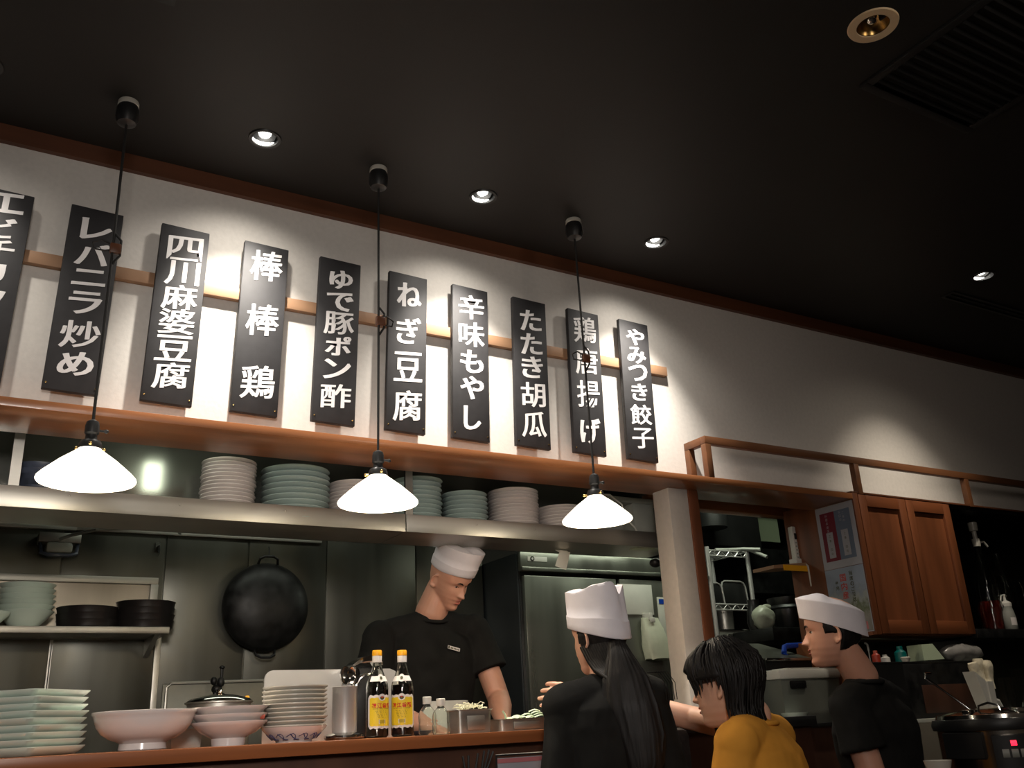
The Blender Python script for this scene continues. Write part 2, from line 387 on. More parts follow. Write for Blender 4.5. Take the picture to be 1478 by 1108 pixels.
# ================================================================ MENU BOARDS
hr = tag(empty('hanging_rail', (1.0, 2.987, 2.605)), 'long thin wooden rail on the white wall carrying the black menu boards', 'rail')
child('batten', box(X0, 2.623, 2.975, 2.9995, 2.584, 2.627, .002), light_wood, hr)
BOARDS = [
 ('エビチリソース', (.07, .21, .33, .46, .60, .74, .87), 'black menu board cut by the left edge of the picture'),
 ('レバニラ炒め', (.115, .26, .39, .53, .70, .855), 'black menu board second from the left, behind the first pendant cord, reading レバニラ炒め'),
 ('四川麻婆豆腐', (.125, .27, .41, .55, .70, .85), 'third black menu board from the left, its six tight characters reading 四川麻婆豆腐'),
 ('棒棒鶏', (.13, .46, .82), 'black menu board with three widely spaced characters 棒棒鶏'),
 ('ゆで豚ポン酢', (.125, .265, .40, .54, .68, .84), 'black menu board just left of the middle pendant cord, reading ゆで豚ポン酢'),
 ('ねぎ豆腐', (.135, .37, .60, .84), 'black menu board of four characters reading ねぎ豆腐, beside the second pendant cord'),
 ('辛味もやし', (.135, .32, .50, .67, .86), 'black menu board right of the ねぎ豆腐 board, reading 辛味もやし'),
 ('たたき胡瓜', (.145, .31, .47, .655, .85), 'black menu board just left of the third pendant cord, reading たたき胡瓜'),
 ('鶏唐揚げ', (.135, .36, .59, .845), 'black menu board behind the third pendant cord, reading 鶏唐揚げ'),
 ('やみつき餃子', (.115, .25, .38, .52, .68, .845), 'rightmost black menu board, reading やみつき餃子')]
TOP = set('エビレバニラチリソースゆでポンねぎもやしたきみつめげ')
cx = [-.030, .236, .516, .796, 1.0725, 1.347, 1.616, 1.892, 2.162, 2.432]
for i, (txt, fr, lab) in enumerate(BOARDS):
    root = tag(empty('menu_board', (cx[i], 2.965, 2.488)), lab, 'menu board', 'menu boards hung in a row on the white wall')
    H = .638; w = .158
    o = obj('panel', MB().box(-w/2, w/2, -.010, .010, -H/2, H/2, .0025), board_black, root)
    mb = MB(); n = len(txt); pitch = H*(fr[-1]-fr[0])/(n-1)
    for ch, f in zip(txt, fr):
        kana = ch in TOP
        cw = .098 if kana else .112; chh = min(.118, pitch*.90)
        if n > 4 and not kana: chh = min(.105, pitch*.97)
        if kana: chh *= .92
        if ch == 'ニ': chh *= .72
        if ch == 'ー': chh *= .9; cw = .018
        if ch in 'しリ': cw = .07
        z = H/2-f*H
        for dx_, dz_, dy_ in ((-.0016, -.0006, 0), (.0016, .0006, .00012), (0, .0, .00024)):
            put_glyph(mb, ch, plane_mx((0.004+dx_*(1.7 if kana else 1), -.0110-dy_, z+dz_), (1, 0, 0), (0, 0, 1)), cw, chh, weight=.013 if kana else .008, slant=.12)
    me = mb.mesh('lettering', letter_white, smooth=False)
    o = obj('lettering', me, None, root)
    for sx in (-1, 1):
        obj('nail', MB().lathe([(.003, 0), (.003, .002), (0, .003)], n=8, mx=Matrix.Translation((sx*w*.44, -.010, -H/2+.02)) @ Matrix.Rotation(PI/2, 4, 'X')), brass, root)
    root.rotation_euler = (0, math.radians(1.6), 0)

# ================================================================ CEILING FITTINGS
def can(x, y, r, lit, label, group=None):
    root = tag(empty('downlight', (x, y, CZ)), label, 'ceiling light', group)
    ring_m = black_plastic if lit else ring_tan
    rw = .008 if lit else .022
    obj('trim_ring', MB().lathe([(r-.002, 0), (r-.002, -.004), (r+rw, -.005), (r+rw+.002, 0)], n=40, caps=False), ring_m, root)
    obj('can', MB().lathe([(r, 0), (r, .10), (0, .10)], n=32, caps=False), black_plastic if lit else brass, root)
    if lit:
        rot = Matrix.Rotation(math.radians(-20), 4, 'X')
        obj('reflector', MB().lathe([(.012, .055), (.030, .035), (.036, .020), (.037, .016)], n=32, caps=False, mx=rot), dark_metal, root)
        obj('bulb', MB().lathe([(.0, .020), (.021, .020), (.022, .028), (0, .040)], c=(0, -.006, 0), n=24, mx=rot), bulb_glow, root)
        c = MB()
        pts = [(.038*math.cos(a), .006+.036*math.sin(a), .006) for a in [PI*.12+PI*.76*i/10 for i in range(11)]]
        c.tube(pts, [.001+.0055*math.sin(PI*i/10) for i in range(11)], 6)
        obj('glow_crescent', c, bulb_glow, root)  # glowing crescent stands in for light caught on the can's far inner wall
    else:
        obj('reflector', MB().lathe([(.047, .002), (.036, .03), (.016, .05)], n=32, caps=False), brass, root)
        obj('bulb', MB().ball((0, 0, .03), .022, .022, .024), chrome, root)
        obj('clip', box(-.004, .004, -.045, -.025, -.002, .02), iron, root)
    return root
G = 'lit ceiling downlights washing the menu wall'
can(*SPOTS[0][:2], .045, True, 'lit ceiling downlight beyond the left edge, above the first menu boards', G)
can(*SPOTS[1][:2], .045, True, 'lit ceiling downlight between the first and second pendant mounts', G)
can(*SPOTS[2][:2], .045, True, 'lit ceiling downlight between the second and third pendant mounts', G)
can(*SPOTS[3][:2], .045, True, 'lit ceiling downlight right of the third pendant mount', G)
can(4.04, 2.27, .045, True, 'lit ceiling downlight near the right edge of the picture', G)
can(2.14, 1.345, .050, False, 'unlit ceiling downlight with a tan ring and bare brassy bulb, top right', None)

vt = tag(empty('ceiling_vent', (2.61, 1.28, CZ)), 'black square air vent with parallel slats in the ceiling, top right', 'vent')
child('frame', MB().box(2.33, 2.89, 1.53, 1.56, CZ-.012, CZ, .002).box(2.33, 2.89, 1.0, 1.03, CZ-.012, CZ, .002).box(2.33, 2.36, 1.03, 1.53, CZ-.012, CZ, .002).box(2.86, 2.89, 1.03, 1.53, CZ-.012, CZ, .002), vent_black, vt)
sl = box(-.25, .25, -.008, .008, -.0015, .0015); sl = sl.mesh('slat', vent_black)
for k in range(14):
    o = bpy.data.objects.new('slat', sl); COL.objects.link(o); o.parent = vt; o.location = (0, -.22+k*.034, -.010); o.rotation_euler = (-.5, 0, 0)
a = at(1400, 455, 2.6); 
sv = tag(empty('slot_vent', (4.5, 2.42, CZ)), 'narrow black slot vent in the ceiling near the right edge', 'vent')
child('frame', MB().box(4.05, 5.2, 2.50, 2.512, CZ-.008, CZ).box(4.05, 5.2, 2.44, 2.452, CZ-.008, CZ).box(4.05, 4.062, 2.452, 2.5, CZ-.008, CZ), black_plastic, sv)
child('slat', box(4.062, 5.2, 2.47, 2.48, CZ-.006, CZ-.001), iron, sv)
ht = tag(empty('ceiling_hatch', (-.1, 1.9, CZ)), 'flush black access panel in the ceiling, top left', 'hatch')
child('lid', box(-.55, .31, 1.45, 2.2, CZ-.0025, CZ-.0005, .0008), black_ceiling, ht)

# ================================================================ PENDANTS
def pendant(x, y, zrim, lab, hookz, mx_off):
    root = tag(empty('pendant_lamp', (x, y, CZ)), lab, 'pendant lamp', 'white cone pendant lamps over the counter')
    obj('ceiling_plug', MB().lathe([(.030, 0), (.032, -.004), (.032, -.016), (.026, -.022), (0, -.022)], n=28), greywhite, root)
    obj('canopy', MB().lathe([(.030, -.018), (.034, -.030), (.034, -.062), (.028, -.080), (.012, -.086), (0, -.086)], n=28), black_plastic, root)
    zr = zrim-CZ
    top = zr+.098
    obj('cord', MB().tube([(0, 0, -.08), (0.001, 0, (top)/2), (0, 0, top+.06)], .0042, 8), cord_m, root)
    if hookz:
        h = hookz-CZ; c = MB()
        c.tube([(.004, 0, h+.05), (.022, 0, h+.03), (.022, 0, h-.02), (.004, 0, h-.05)], .0038, 8)
        c.tube([(-.004+mx_off*.0, 0, h+.012), (mx_off*.03, 0, h+.022), (mx_off*.055, 0, h+.008), (mx_off*.05, 0, h-.012), (mx_off*.02, 0, h-.012), (0, 0, h-.004)], .0028, 8)
        obj('cord_loop', c, cord_m, root)
        obj('cord_grip', box(-.008, .024, -.008, .008, h-.016, h+.016, .003), wood_dark, root)
    so = obj('socket', MB().lathe([(.005, .075), (.016, .068), (.019, .055), (.019, .035), (.015, .030), (.016, .012), (.020, .006), (.021, 0), (0, 0)], c=(0, 0, top), n=24), black_plastic, root)
    obj('switch_key', MB().tube([(.017, 0, top+.045), (.032, -.004, top+.043)], .0035, 8).ball((.036, -.004, top+.043), .007, .003, .006), black_plastic, so)
    co = obj('collar', MB().lathe([(.026, .012), (.030, .004), (.031, -.010), (.027, -.010)], c=(0, 0, top), n=28, caps=False).lathe([(0, .013), (.026, .012)], c=(0, 0, top), n=28, caps=False), dark_metal, root)
    for k in range(3):
        a = 2*PI*k/3+.4
        obj('screw', MB().tube([(.030*math.cos(a), .030*math.sin(a), top-.004), (.040*math.cos(a), .040*math.sin(a), top-.004)], .0035, 8).ball((.041*math.cos(a), .041*math.sin(a), top-.004), .005, .005, .005, n=10), brass, co)
    prof = [(.026, top-.004), (.030, top-.012), (.075, zr+.052), (.115, zr+.016), (.125, zr+.005), (.1265, zr), (.124, zr-.004), (.118, zr), (.072, zr+.042), (.028, zr+.078)]
    obj('shade', MB().lathe(prof, n=56, caps=False), shade_glow, root, ang=80)
    obj('bulb', MB().ball((0, 0, zr+.045), .030, .030, .034).lathe([(.013, zr+.07), (.013, top)], n=16), bulb_glow, root)
    l = lamp('POINT', 'pendant_light', (x, y, zrim-.004), 5.5, (1, .82, .58), shadow_soft_size=.06)
    return root
pendant(.2735, 2.69, 1.832, 'left pendant lamp, its cord crossing the レバニラ炒め board', 2.54, -1)
pendant(1.120, 2.69, 1.832, 'middle pendant lamp, its cord left of the ねぎ豆腐 board', 2.46, 1)
pendant(1.965, 2.69, 1.832, 'right pendant lamp, nearest to the cream pillar', 2.46, -1)
def atz(px, py, z):
    d = fwd + (px-739)/FPX*RGT - (py-554)/FPX*UPV
    return EYE + d*((z-1.15)/d.z)
ORD = ['topmost']+[w+' from top' for w in 'second third fourth fifth sixth seventh eighth ninth tenth eleventh twelfth thirteenth fourteenth fifteenth sixteenth seventeenth eighteenth'.split()]
def plate_prof(r, h, t=.004, foot=.55):
    return [(0, 0), (r*foot, 0), (r*foot, .003), (r*.85, h*.55), (r, h), (r-.0015, h+.003), (r-.006, h+.002), (r*.82, h*.55+t), (r*foot, .003+t), (0, .003+t)]
def stack(name, me, n, x, y, z0, dz, cat, what, where, group, jitter=.003, bottom_up=None):
    for k in range(n):
        o = bpy.data.objects.new(name, me); COL.objects.link(o)
        o.location = (x+random.uniform(-jitter, jitter), y+random.uniform(-jitter, jitter), z0+k*dz)
        o.rotation_euler = (0, 0, random.uniform(0, 6))
        pos = 'bottom one' if k == 0 and n > 1 else ORD[n-1-k]
        tag(o, '%s, %s in %s' % (what, pos, where), cat, group)

# ================================================================ COUNTER
ct = tag(empty('service_counter', (.5, 2.82, 0)), 'long service counter with a reddish brown wooden top and dark front', 'counter')
child('worktop', box(X0, 2.07, 2.62, 3.02, 1.105, 1.140, .003), wood_counter, ct)
child('front_panel', box(X0, 2.05, 2.67, 2.70, 0, 1.105), wood_panel, ct)
child('back_panel', box(X0, 2.05, 2.98, 3.0, 0, 1.105), steel_wall, ct)
lg = tag(empty('dining_ledge', (.2, 2.6, .9)), 'narrow dark wooden eating ledge below the service counter', 'ledge')
child('board', box(X0, 1.66, 2.50, 2.669, .865, .895, .003), wood_dark, lg)
for x in (-1.2, 0, 1.2): child('bracket', box(x, x+.03, 2.53, 2.669, .78, .865), wood_dark, lg)
c2 = tag(empty('side_counter', (2.4, 2.86, 0)), 'low black counter behind the woman at the foot of the cream pillar', 'counter')
child('top', box(2.08, 3.0, 2.76, 2.975, 1.10, 1.137, .003), black_plastic, c2)
child('base', box(2.09, 2.99, 2.79, 2.97, 0, 1.10), wood_panel, c2)
wc = tag(empty('prep_counter', (.5, 3.2, 0)), 'steel preparation counter behind the service counter, in front of the bald cook', 'counter')
child('worktop', box(X0, 2.3, 3.03, 3.32, .96, 1.0, .003), steel, wc)
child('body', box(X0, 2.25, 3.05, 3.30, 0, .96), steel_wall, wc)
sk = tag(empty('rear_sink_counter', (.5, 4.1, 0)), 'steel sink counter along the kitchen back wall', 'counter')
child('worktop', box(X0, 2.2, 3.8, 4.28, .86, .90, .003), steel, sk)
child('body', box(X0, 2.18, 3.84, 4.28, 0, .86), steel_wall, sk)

# ================================================================ HIGH STEEL SHELF WITH PLATES
sh = tag(empty('steel_shelf', (.6, 3.3, 1.87)), 'long hanging stainless steel shelf stacked with plates above the kitchen', 'shelf')
for a, b in ((X0, 1.4435), (1.4475, 2.78)):
    child('shelf_board', box(a, b, 3.203, 3.452, 1.862, 1.866), steel, sh)
    child('front_lip', box(a, b, 3.198, 3.203, 1.860, 1.928, .0015), steel, sh)
for x in (-.9, .105, 1.447, ):
    child('upright', box(x, x+.030, 3.2035, 3.210, 1.90, 2.9), steel, sh)
    child('seam', box(x-.001, x+.0, 3.2035, 3.214, 1.90, 2.9), iron, sh)
for x in (.28, .62, .98, 1.19, 1.75, 2.02, 2.3):
    child('rivet', MB().ball((x, 3.197, 1.905+.004*math.sin(x*9)), .004, .002, .004, n=8), steel, sh)
def pm(r, h, m, name='plate'): return MB().lathe(plate_prof(r, h), n=40).mesh(name, m, ang=50)
ZS = 1.866
pa = pm(.097, .022, ceramic); pb = pm(.127, .026, celadon); pc = pm(.100, .022, ceramic); pd = pm(.100, .024, celadon); pe = pm(.095, .022, celadon); pf = pm(.108, .022, ceramic)
stack('white_plate', pa, 16, .806, 3.325, ZS, .0137, 'plate', 'white plate', 'the leftmost white stack, high shelf', 'white plates on the high steel shelf')
stack('celadon_plate', pb, 10, 1.053, 3.325, ZS, .0212, 'plate', 'large grey-green plate', 'the wide stack left of middle lamp', 'grey-green plates on the high steel shelf')
stack('white_plate', pc, 13, 1.285, 3.325, ZS, .0137, 'plate', 'white plate', 'the stack behind the middle lamp', 'white plates on the high steel shelf')
stack('celadon_plate', pd, 12, 1.552, 3.325, ZS, .0182, 'plate', 'grey-green plate', 'the stack right of middle lamp', 'grey-green plates on the high steel shelf')
stack('celadon_plate', pe, 10, 1.768, 3.33, ZS, .0182, 'plate', 'grey-green plate', 'the low stack beside white plates', 'grey-green plates on the high steel shelf')
stack('white_plate', pf, 15, 1.996, 3.325, ZS, .0137, 'plate', 'white plate', 'the broad stack right of green ones', 'white plates on the high steel shelf')
stack('white_plate', pf, 11, 2.235, 3.325, ZS, .0137, 'plate', 'white plate', 'the stack behind the right lamp', 'white plates on the high steel shelf')
bp = MB().lathe([(0, 0), (.05, 0), (.085, .05), (.088, .062), (.084, .06), (.05, .01), (0, .008)], n=32).mesh('bowl', blue_dish)
stack('dark_bowl', bp, 6, .195, 3.33, ZS, .019, 'bowl', 'dark blue patterned bowl', 'the stack behind the left lamp', 'dark blue bowls on the high steel shelf')
# interior tube above the ledge, seen only as a reflection in the hood front
tf = tag(empty('tube_fixture', (.63, 3.14, 2.2)), 'bright lamp fixture inside the opening, mirrored in the hood front', 'lamp')
child('tube', box(.585, .650, 3.13, 3.16, 2.085, 2.195, .006), tube_glow, tf)
child('base', box(.59, .675, 3.091, 3.129, 2.09, 2.25, .004), white_plastic, tf)

# grey device with cable at the shelf's right end
fb = tag(empty('wall_fan', (2.52, 3.33, 1.95)), 'beige fan box with dark openings and a white cable beside the cream pillar', 'fan')
child('housing', MB().box(2.43, 2.46, 3.28, 3.42, 1.868, 2.10, .004).box(2.43, 2.72, 3.28, 3.42, 2.075, 2.10, .004).box(2.46, 2.72, 3.36, 3.42, 1.868, 2.075).box(2.60, 2.72, 3.28, 3.36, 1.868, 2.075, .004), grey_plastic, fb)
child('dark_slot', box(2.475, 2.59, 3.345, 3.358, 1.875, 1.93, .003), iron, fb)
child('dark_slot', box(2.475, 2.59, 3.345, 3.358, 2.03, 2.055, .003), iron, fb)
child('wheel', MB().lathe([(.045, 0), (.055, .006), (.055, .012), (.045, .018), (.02, .02), (0, .02)], n=28, mx=Matrix.Translation((2.53, 3.356, 1.975)) @ Matrix.Rotation(PI/2, 4, 'X')), grey_plastic, fb)
child('cable', MB().tube([(2.40, 3.30, 2.105), (2.47, 3.272, 2.10), (2.53, 3.27, 2.06), (2.545, 3.27, 2.00), (2.59, 3.27, 1.96), (2.63, 3.272, 1.90)], .004, 8), white_plastic, fb)
q = atz(925, 792, 1.862)
tag(obj('paper_label', box(q.x-.05, q.x+.05, q.y-.035, q.y+.02, 1.8595, 1.8612), leaf), 'pale yellowish paper stuck under the right end of the steel shelf', 'label')
q = at(812, 805, 3.36)
tg = tag(empty('paper_tag', (q.x, q.y, 1.85)), 'small folded white paper tag hanging tilted under the steel shelf above the fridge', 'tag')
child('sheet', MB().add([(q.x-.03, 3.37, 1.8595), (q.x+.035, 3.37, 1.8595), (q.x+.038, 3.36, 1.848), (q.x-.0, 3.36, 1.842), (q.x+.03, 3.345, 1.818), (q.x-.05, 3.345, 1.800)], [(0, 1, 2, 3)], 0).add([(q.x-.01, 3.36, 1.860), (q.x+.042, 3.36, 1.852), (q.x+.008, 3.35, 1.772), (q.x-.048, 3.35, 1.787)], [(0, 1, 2, 3)]), paper, tg)
q = at(946, 812, 3.40)
ks = tag(empty('small_speaker', (q.x, 3.40, q.z)), 'small round black fitting under the shelf end beside the pillar', 'fitting')
child('body', MB().ball((q.x, 3.40, q.z), .028, .028, .022).tube([(q.x+.02, 3.40, q.z+.01), (q.x+.03, 3.41, 1.86)], .006), black_plastic, ks)

# ================================================================ FRIDGE
fr = tag(empty('refrigerator', (3.0, 4.3, 0)), 'tall two-door stainless steel refrigerator behind the women and the pillar', 'refrigerator')
child('body', box(2.40, 3.60, 3.975, 4.85, .02, 1.965, .004), dark_metal, fr)
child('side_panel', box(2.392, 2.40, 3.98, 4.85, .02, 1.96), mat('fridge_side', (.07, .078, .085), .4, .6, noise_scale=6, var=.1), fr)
child('top_fascia', MB().box(2.395, 3.60, 3.945, 3.975, 1.868, 1.965, .006).box(2.395, 3.60, 3.93, 3.946, 1.868, 1.888, .004), steel_fridge, fr)
child('gasket', box(2.41, 3.59, 3.965, 3.975, 1.85, 1.868), iron, fr)
for a, b in ((2.412, 2.970), (2.992, 3.588)):
    d = child('door', box(a, b, 3.945, 3.974, .98, 1.848, .005), steel_fridge, fr)
    d2 = child('door', box(a, b, 3.945, 3.974, .10, .97, .005), steel_fridge, fr)
child('handle', box(2.940, 2.962, 3.925, 3.945, 1.2, 1.45, .006), black_plastic, fr)
for x in (2.55, 3.45):
    child('foot', MB().lathe([(.02, 0), (.02, .02)], c=(x, 4.1, 0), n=12), iron, fr)
child('badge', MB().box(2.435, 2.55, 3.941, 3.9455, 1.917, 1.942, .002), white_plastic, fr)
child('badge_mark', MB().lathe([(.012, 0), (.012, .002), (0, .002)], n=20, mx=Matrix.Translation((2.462, 3.941, 1.930)) @ Matrix.Rotation(PI/2, 4, 'X')).lathe([(.006, .002), (.006, .003), (0, .003)], n=16, mx=Matrix.Translation((2.462, 3.941, 1.930)) @ Matrix.Rotation(PI/2, 4, 'X'), k=1), [dark_metal, white_plastic], fr)
tag(obj('notice_sheet', box(2.972, 3.195, 3.938, 3.944, 1.668, 1.822, .001), paper), 'blank pale sheet on the upper right fridge door', 'sheet')
pb_ = tag(empty('paper_bag', (3.155, 3.90, 1.53)), 'crumpled white paper bag hanging from a clip on the fridge door', 'bag')
rr = []
for t in range(9):
    f = t/8; z = 1.645-.205*f; w = .052+.022*math.sin(min(1, f*1.3)*PI/2); dpt = .010+.030*math.sin(f*PI*.55); cxx = 3.135+.040*f
    rr.append([Vector((cxx+w*math.copysign(abs(math.cos(a))**.35, math.cos(a))+.003*math.sin(5*a+t*2), 3.905+dpt*math.copysign(abs(math.sin(a))**.5, math.sin(a))+.003*math.sin(3*a+t), z+.004*math.sin(4*a+t))) for a in [2*PI*i/24 for i in range(24)]])
child('bag', MB().loft(rr), paper_bag, pb_, ang=60)
child('clip', MB().box(3.118, 3.142, 3.885, 3.944, 1.635, 1.672, .004).box(3.122, 3.150, 3.878, 3.888, 1.622, 1.648, .003), white_plastic, pb_)
child('magnet', MB().tube([(3.13, 3.93, 1.665), (3.13, 3.944, 1.665)], .012), white_plastic, pb_)
ns = tag(empty('fridge_poster', (3.27, 3.94, 1.6)), 'narrow white printed sheet with a blue mark on the fridge, cut by the pillar', 'poster')
child('sheet', box(3.225, 3.38, 3.938, 3.944, 1.47, 1.76, .001), paper, ns)
child('blue_mark', box(3.235, 3.29, 3.936, 3.938, 1.725, 1.75), blue_plastic, ns)

# ================================================================ KITCHEN BACK WALL THINGS
wk_c = at(389, 873, 4.20)
wo = tag(empty('wok', (wk_c.x, 4.25, wk_c.z)), 'large black iron wok hanging on the kitchen wall', 'wok')
T = Matrix.Translation((wk_c.x, 4.262, wk_c.z)) @ Matrix.Rotation(PI/2, 4, 'X')
R_ = .195; prof = [(R_-.006, -.002), (R_+.001, 0), (R_+.002, .005)]+[(R_*math.sin(math.radians(a)), .005+.085*(math.cos(math.radians(a)))**1.0) for a in (80, 68, 56, 44, 32, 20, 10, 0.1)]
child('bowl', MB().lathe(prof, n=64, caps=False, mx=T), iron, wo, ang=60)
for s in (1, -1):
    zc = wk_c.z+s*.190
    child('handle', MB().tube([(wk_c.x-.045, 4.25, zc), (wk_c.x-.040, 4.235, zc+s*.022), (wk_c.x-.02, 4.23, zc+s*.032), (wk_c.x+.02, 4.23, zc+s*.032), (wk_c.x+.040, 4.235, zc+s*.022), (wk_c.x+.045, 4.25, zc)], .006, 8), iron, wo)
child('hanger', MB().tube([(wk_c.x, 4.235, wk_c.z+.222), (wk_c.x+.004, 4.255, wk_c.z+.26), (wk_c.x+.012, 4.29, 1.99)], .0025, 6), dark_metal, wo)

# left wall shelf with bowls
zsh = at(200, 904, 4.05).z
ws = tag(empty('wall_shelf', (.2, 4.15, zsh)), 'short stainless wall shelf at left holding green bowls and black dishes', 'shelf')
xe = at(245, 905, 4.05).x
child('board', box(X0, xe, 4.05, 4.31, zsh-.026, zsh, .002), steel, ws)
zr_ = at(120, 835, 4.26).z
child('guard_rail', box(X0, xe-.02, 4.262, 4.285, zr_-.014, zr_+.014, .002), steel, ws)
child('back_plate', box(X0, xe-.05, 4.288, 4.304, zsh, zr_-.014), mat('worn_steel', (.31, .275, .22), .4, .8, noise_scale=7, var=.2, stretch=(1, 1, .1)), ws)
child('upright', box(xe-.05, xe-.018, 4.262, 4.304, zsh, zr_-.014, .002), steel, ws)
child('bracket', MB().add([(xe-.05, 4.08, zsh-.026), (xe-.05, 4.31, zsh-.026), (xe-.05, 4.31, zsh-.10), (xe-.03, 4.08, zsh-.026), (xe-.03, 4.31, zsh-.026), (xe-.03, 4.31, zsh-.10)], [(0, 1, 2), (5, 4, 3), (0, 3, 4, 1), (1, 4, 5, 2), (2, 5, 3, 0)]), steel, ws, smooth=False)
gb = MB().lathe([(0, 0), (.045, 0), (.050, .006), (.095, .055), (.104, .066), (.101, .067), (.09, .055), (.04, .012), (0, .01)], n=36).mesh('bowl', celadon_pale)
stack('celadon_bowl', gb, 6, at(35, 890, 4.17).x, 4.17, zsh, .0205, 'bowl', 'pale green bowl', 'the stack on the wall shelf', 'pale green bowls on the wall shelf')
tag(obj('celadon_bowl', MB().lathe([(0, 0), (.032, 0), (.036, .005), (.070, .040), (.074, .052), (.070, .052), (.03, .010), (0, .008)], n=36), celadon_pale, loc=(at(-6, 900, 4.09).x-.03, 4.125-.04, zsh)), 'single small pale green bowl in front of the bowl stack, at the left edge', 'bowl')
bd = MB().lathe([(0, 0), (.105, 0), (.112, .004), (.115, .024), (.118, .032), (.114, .032), (.108, .012), (0, .010)], n=36).mesh('dish', black_dish)
stack('black_dish', bd, 3, at(127, 890, 4.17).x, 4.17, zsh, .0255, 'dish', 'black round dish', 'the lower stack on wall shelf', 'black dishes on the wall shelf')
stack('black_dish', bd, 4, at(205, 890, 4.17).x+.012, 4.172, zsh, .0255, 'dish', 'black round dish', 'the taller stack on wall shelf', 'black dishes on the wall shelf')
# wrap dispenser and pipe
p0 = at(60, 770, 4.24); p1 = at(106, 804, 4.24)
dp = tag(empty('wrap_dispenser', ((p0.x+p1.x)/2, 4.25, p1.z)), 'pale wrap dispenser in a dark bracket on the kitchen wall, upper left', 'dispenser')
child('bracket', box(p0.x-.01, p1.x+.02, 4.22, 4.308, p0.z-.035, p0.z+.005, .003), steel, dp)
child('box', box(p0.x+.02, p1.x-.01, 4.20, 4.29, p1.z+.01, p0.z-.037, .012), grey_plastic, dp)
child('holder', MB().tube([(p0.x, 4.25, p0.z-.035), (p0.x+.004, 4.215, p1.z+.01), (p0.x+.03, 4.205, p1.z), (p1.x-.02, 4.205, p1.z), (p1.x+.006, 4.215, p1.z+.01), (p1.x+.012, 4.25, p0.z-.035)], .008, 8), blue_dish, dp)
a = at(86, 778, 4.21); b = at(160, 763, 4.05)
tag(obj('gas_pipe', MB().tube([a, (a.x+.04, a.y-.02, a.z+.015), (b.x-.05, b.y+.01, b.z-.004), b, (b.x+.25, b.y, b.z+.02), (b.x+.3, 4.2, b.z+.03)], .007, 8), grey_plastic), 'thin pale pipe rising to the right above the wrap dispenser', 'pipe')
a = at(229, 788, 4.29)
tag(obj('wall_hook', MB().tube([(a.x, 4.312, a.z), (a.x, 4.285, a.z), (a.x, 4.28, a.z-.03), (a.x, 4.295, a.z-.04)], .005, 8).box(a.x-.01, a.x+.01, 4.304, 4.312, a.z-.02, a.z+.02), chrome), 'small metal hook on the kitchen wall right of the wrap dispenser', 'hook')
# black tap behind the pot
a = at(312, 1006, 3.86)
tp = tag(empty('tap', (a.x, 3.86, .9)), 'dark metal kitchen tap with knobs behind the steel pot', 'tap')
child('column', MB().tube([(a.x, 3.86, .90), (a.x, 3.86, a.z+.02)], .014).ball((a.x, 3.86, a.z+.03), .020, .02, .018), iron, tp)
child('valve', MB().ball((a.x+.012, 3.85, a.z+.055), .014, .014, .020).ball((a.x-.014, 3.855, a.z+.060), .013, .013, .016).tube([(a.x+.014, 3.85, a.z+.06), (a.x+.014, 3.85, a.z+.105)], .006).ball((a.x+.014, 3.85, a.z+.11), .011, .011, .007), iron, tp)
child('spout', MB().tube([(a.x, 3.86, a.z+.02), (a.x+.02, 3.80, a.z), (a.x+.02, 3.72, a.z-.03), (a.x+.02, 3.70, a.z-.09)], .008), iron, tp)

# ================================================================ ON THE COUNTER
ZC = 1.140
# square celadon plates, corner towards us
def sq_plate():
    def ring(s, z, rr=.13): 
        return [Vector((s*math.copysign(abs(math.cos(a))**rr, math.cos(a)), s*math.copysign(abs(math.sin(a))**rr, math.sin(a)), z)) for a in [2*PI*(i+.5)/48 for i in range(48)]]
    return MB().loft([ring(.080, 0), ring(.088, .001), ring(.100, .011), ring(.1065, .0195), ring(.1065, .0215), ring(.102, .020), ring(.088, .006), ring(.04, .005)])
sqm = sq_plate().mesh('plate', celadon_pale, ang=40)
for k in range(9):
    o = bpy.data.objects.new('square_plate', sqm); COL.objects.link(o)
    o.location = (.208+random.uniform(-.003, .003), 2.805+random.uniform(-.003, .003), ZC+k*.0168); o.rotation_euler = (0, 0, math.radians(47+random.uniform(-2.5, 2.5)))
    tag(o, 'pale green square plate, %s in the stack on the counter' % ('bottom one' if k == 0 else ORD[8-k]), 'plate', 'pale green square plates on the counter')
# footed bowl
q = at(205, 1082, 2.79)
tag(obj('footed_bowl', MB().lathe([(0, 0), (.058, 0), (.061, .003), (.059, .018), (.064, .022), (.086, .030), (.106, .043), (.119, .060), (.126, .078), (.129, .088), (.133, .092), (.133, .098), (.128, .099), (.122, .085), (.10, .05), (.05, .032), (0, .030)], n=56), ceramic, loc=(q.x, 2.79, ZC), ang=50), 'large white footed bowl on the counter right of the green square plates', 'bowl')
# three shallow footed dishes
q = at(329, 1075, 2.79)
sd = MB().lathe([(0, 0), (.044, 0), (.046, .020), (.052, .024), (.075, .034), (.095, .052), (.104, .060), (.1045, .063), (.100, .062), (.07, .038), (0, .028)], n=48).mesh('dish', ceramic, ang=50)
for k in range(3):
    o = bpy.data.objects.new('footed_dish', sd); COL.objects.link(o); o.location = (q.x, 2.79, ZC+k*.0195)
    tag(o, 'white shallow footed dish, %s of three between footed bowl and plate stack' % (['bottom', 'middle', 'top'][k]), 'dish', 'white footed dishes on the counter')
    if k == 1:
        o2 = obj('red_mark', MB().box(-.004, .004, -.104, -.092, .046, .058, .002), red_mark, o); o2.location = (0, 0, 0); o2.rotation_euler = (0, 0, math.radians(50))
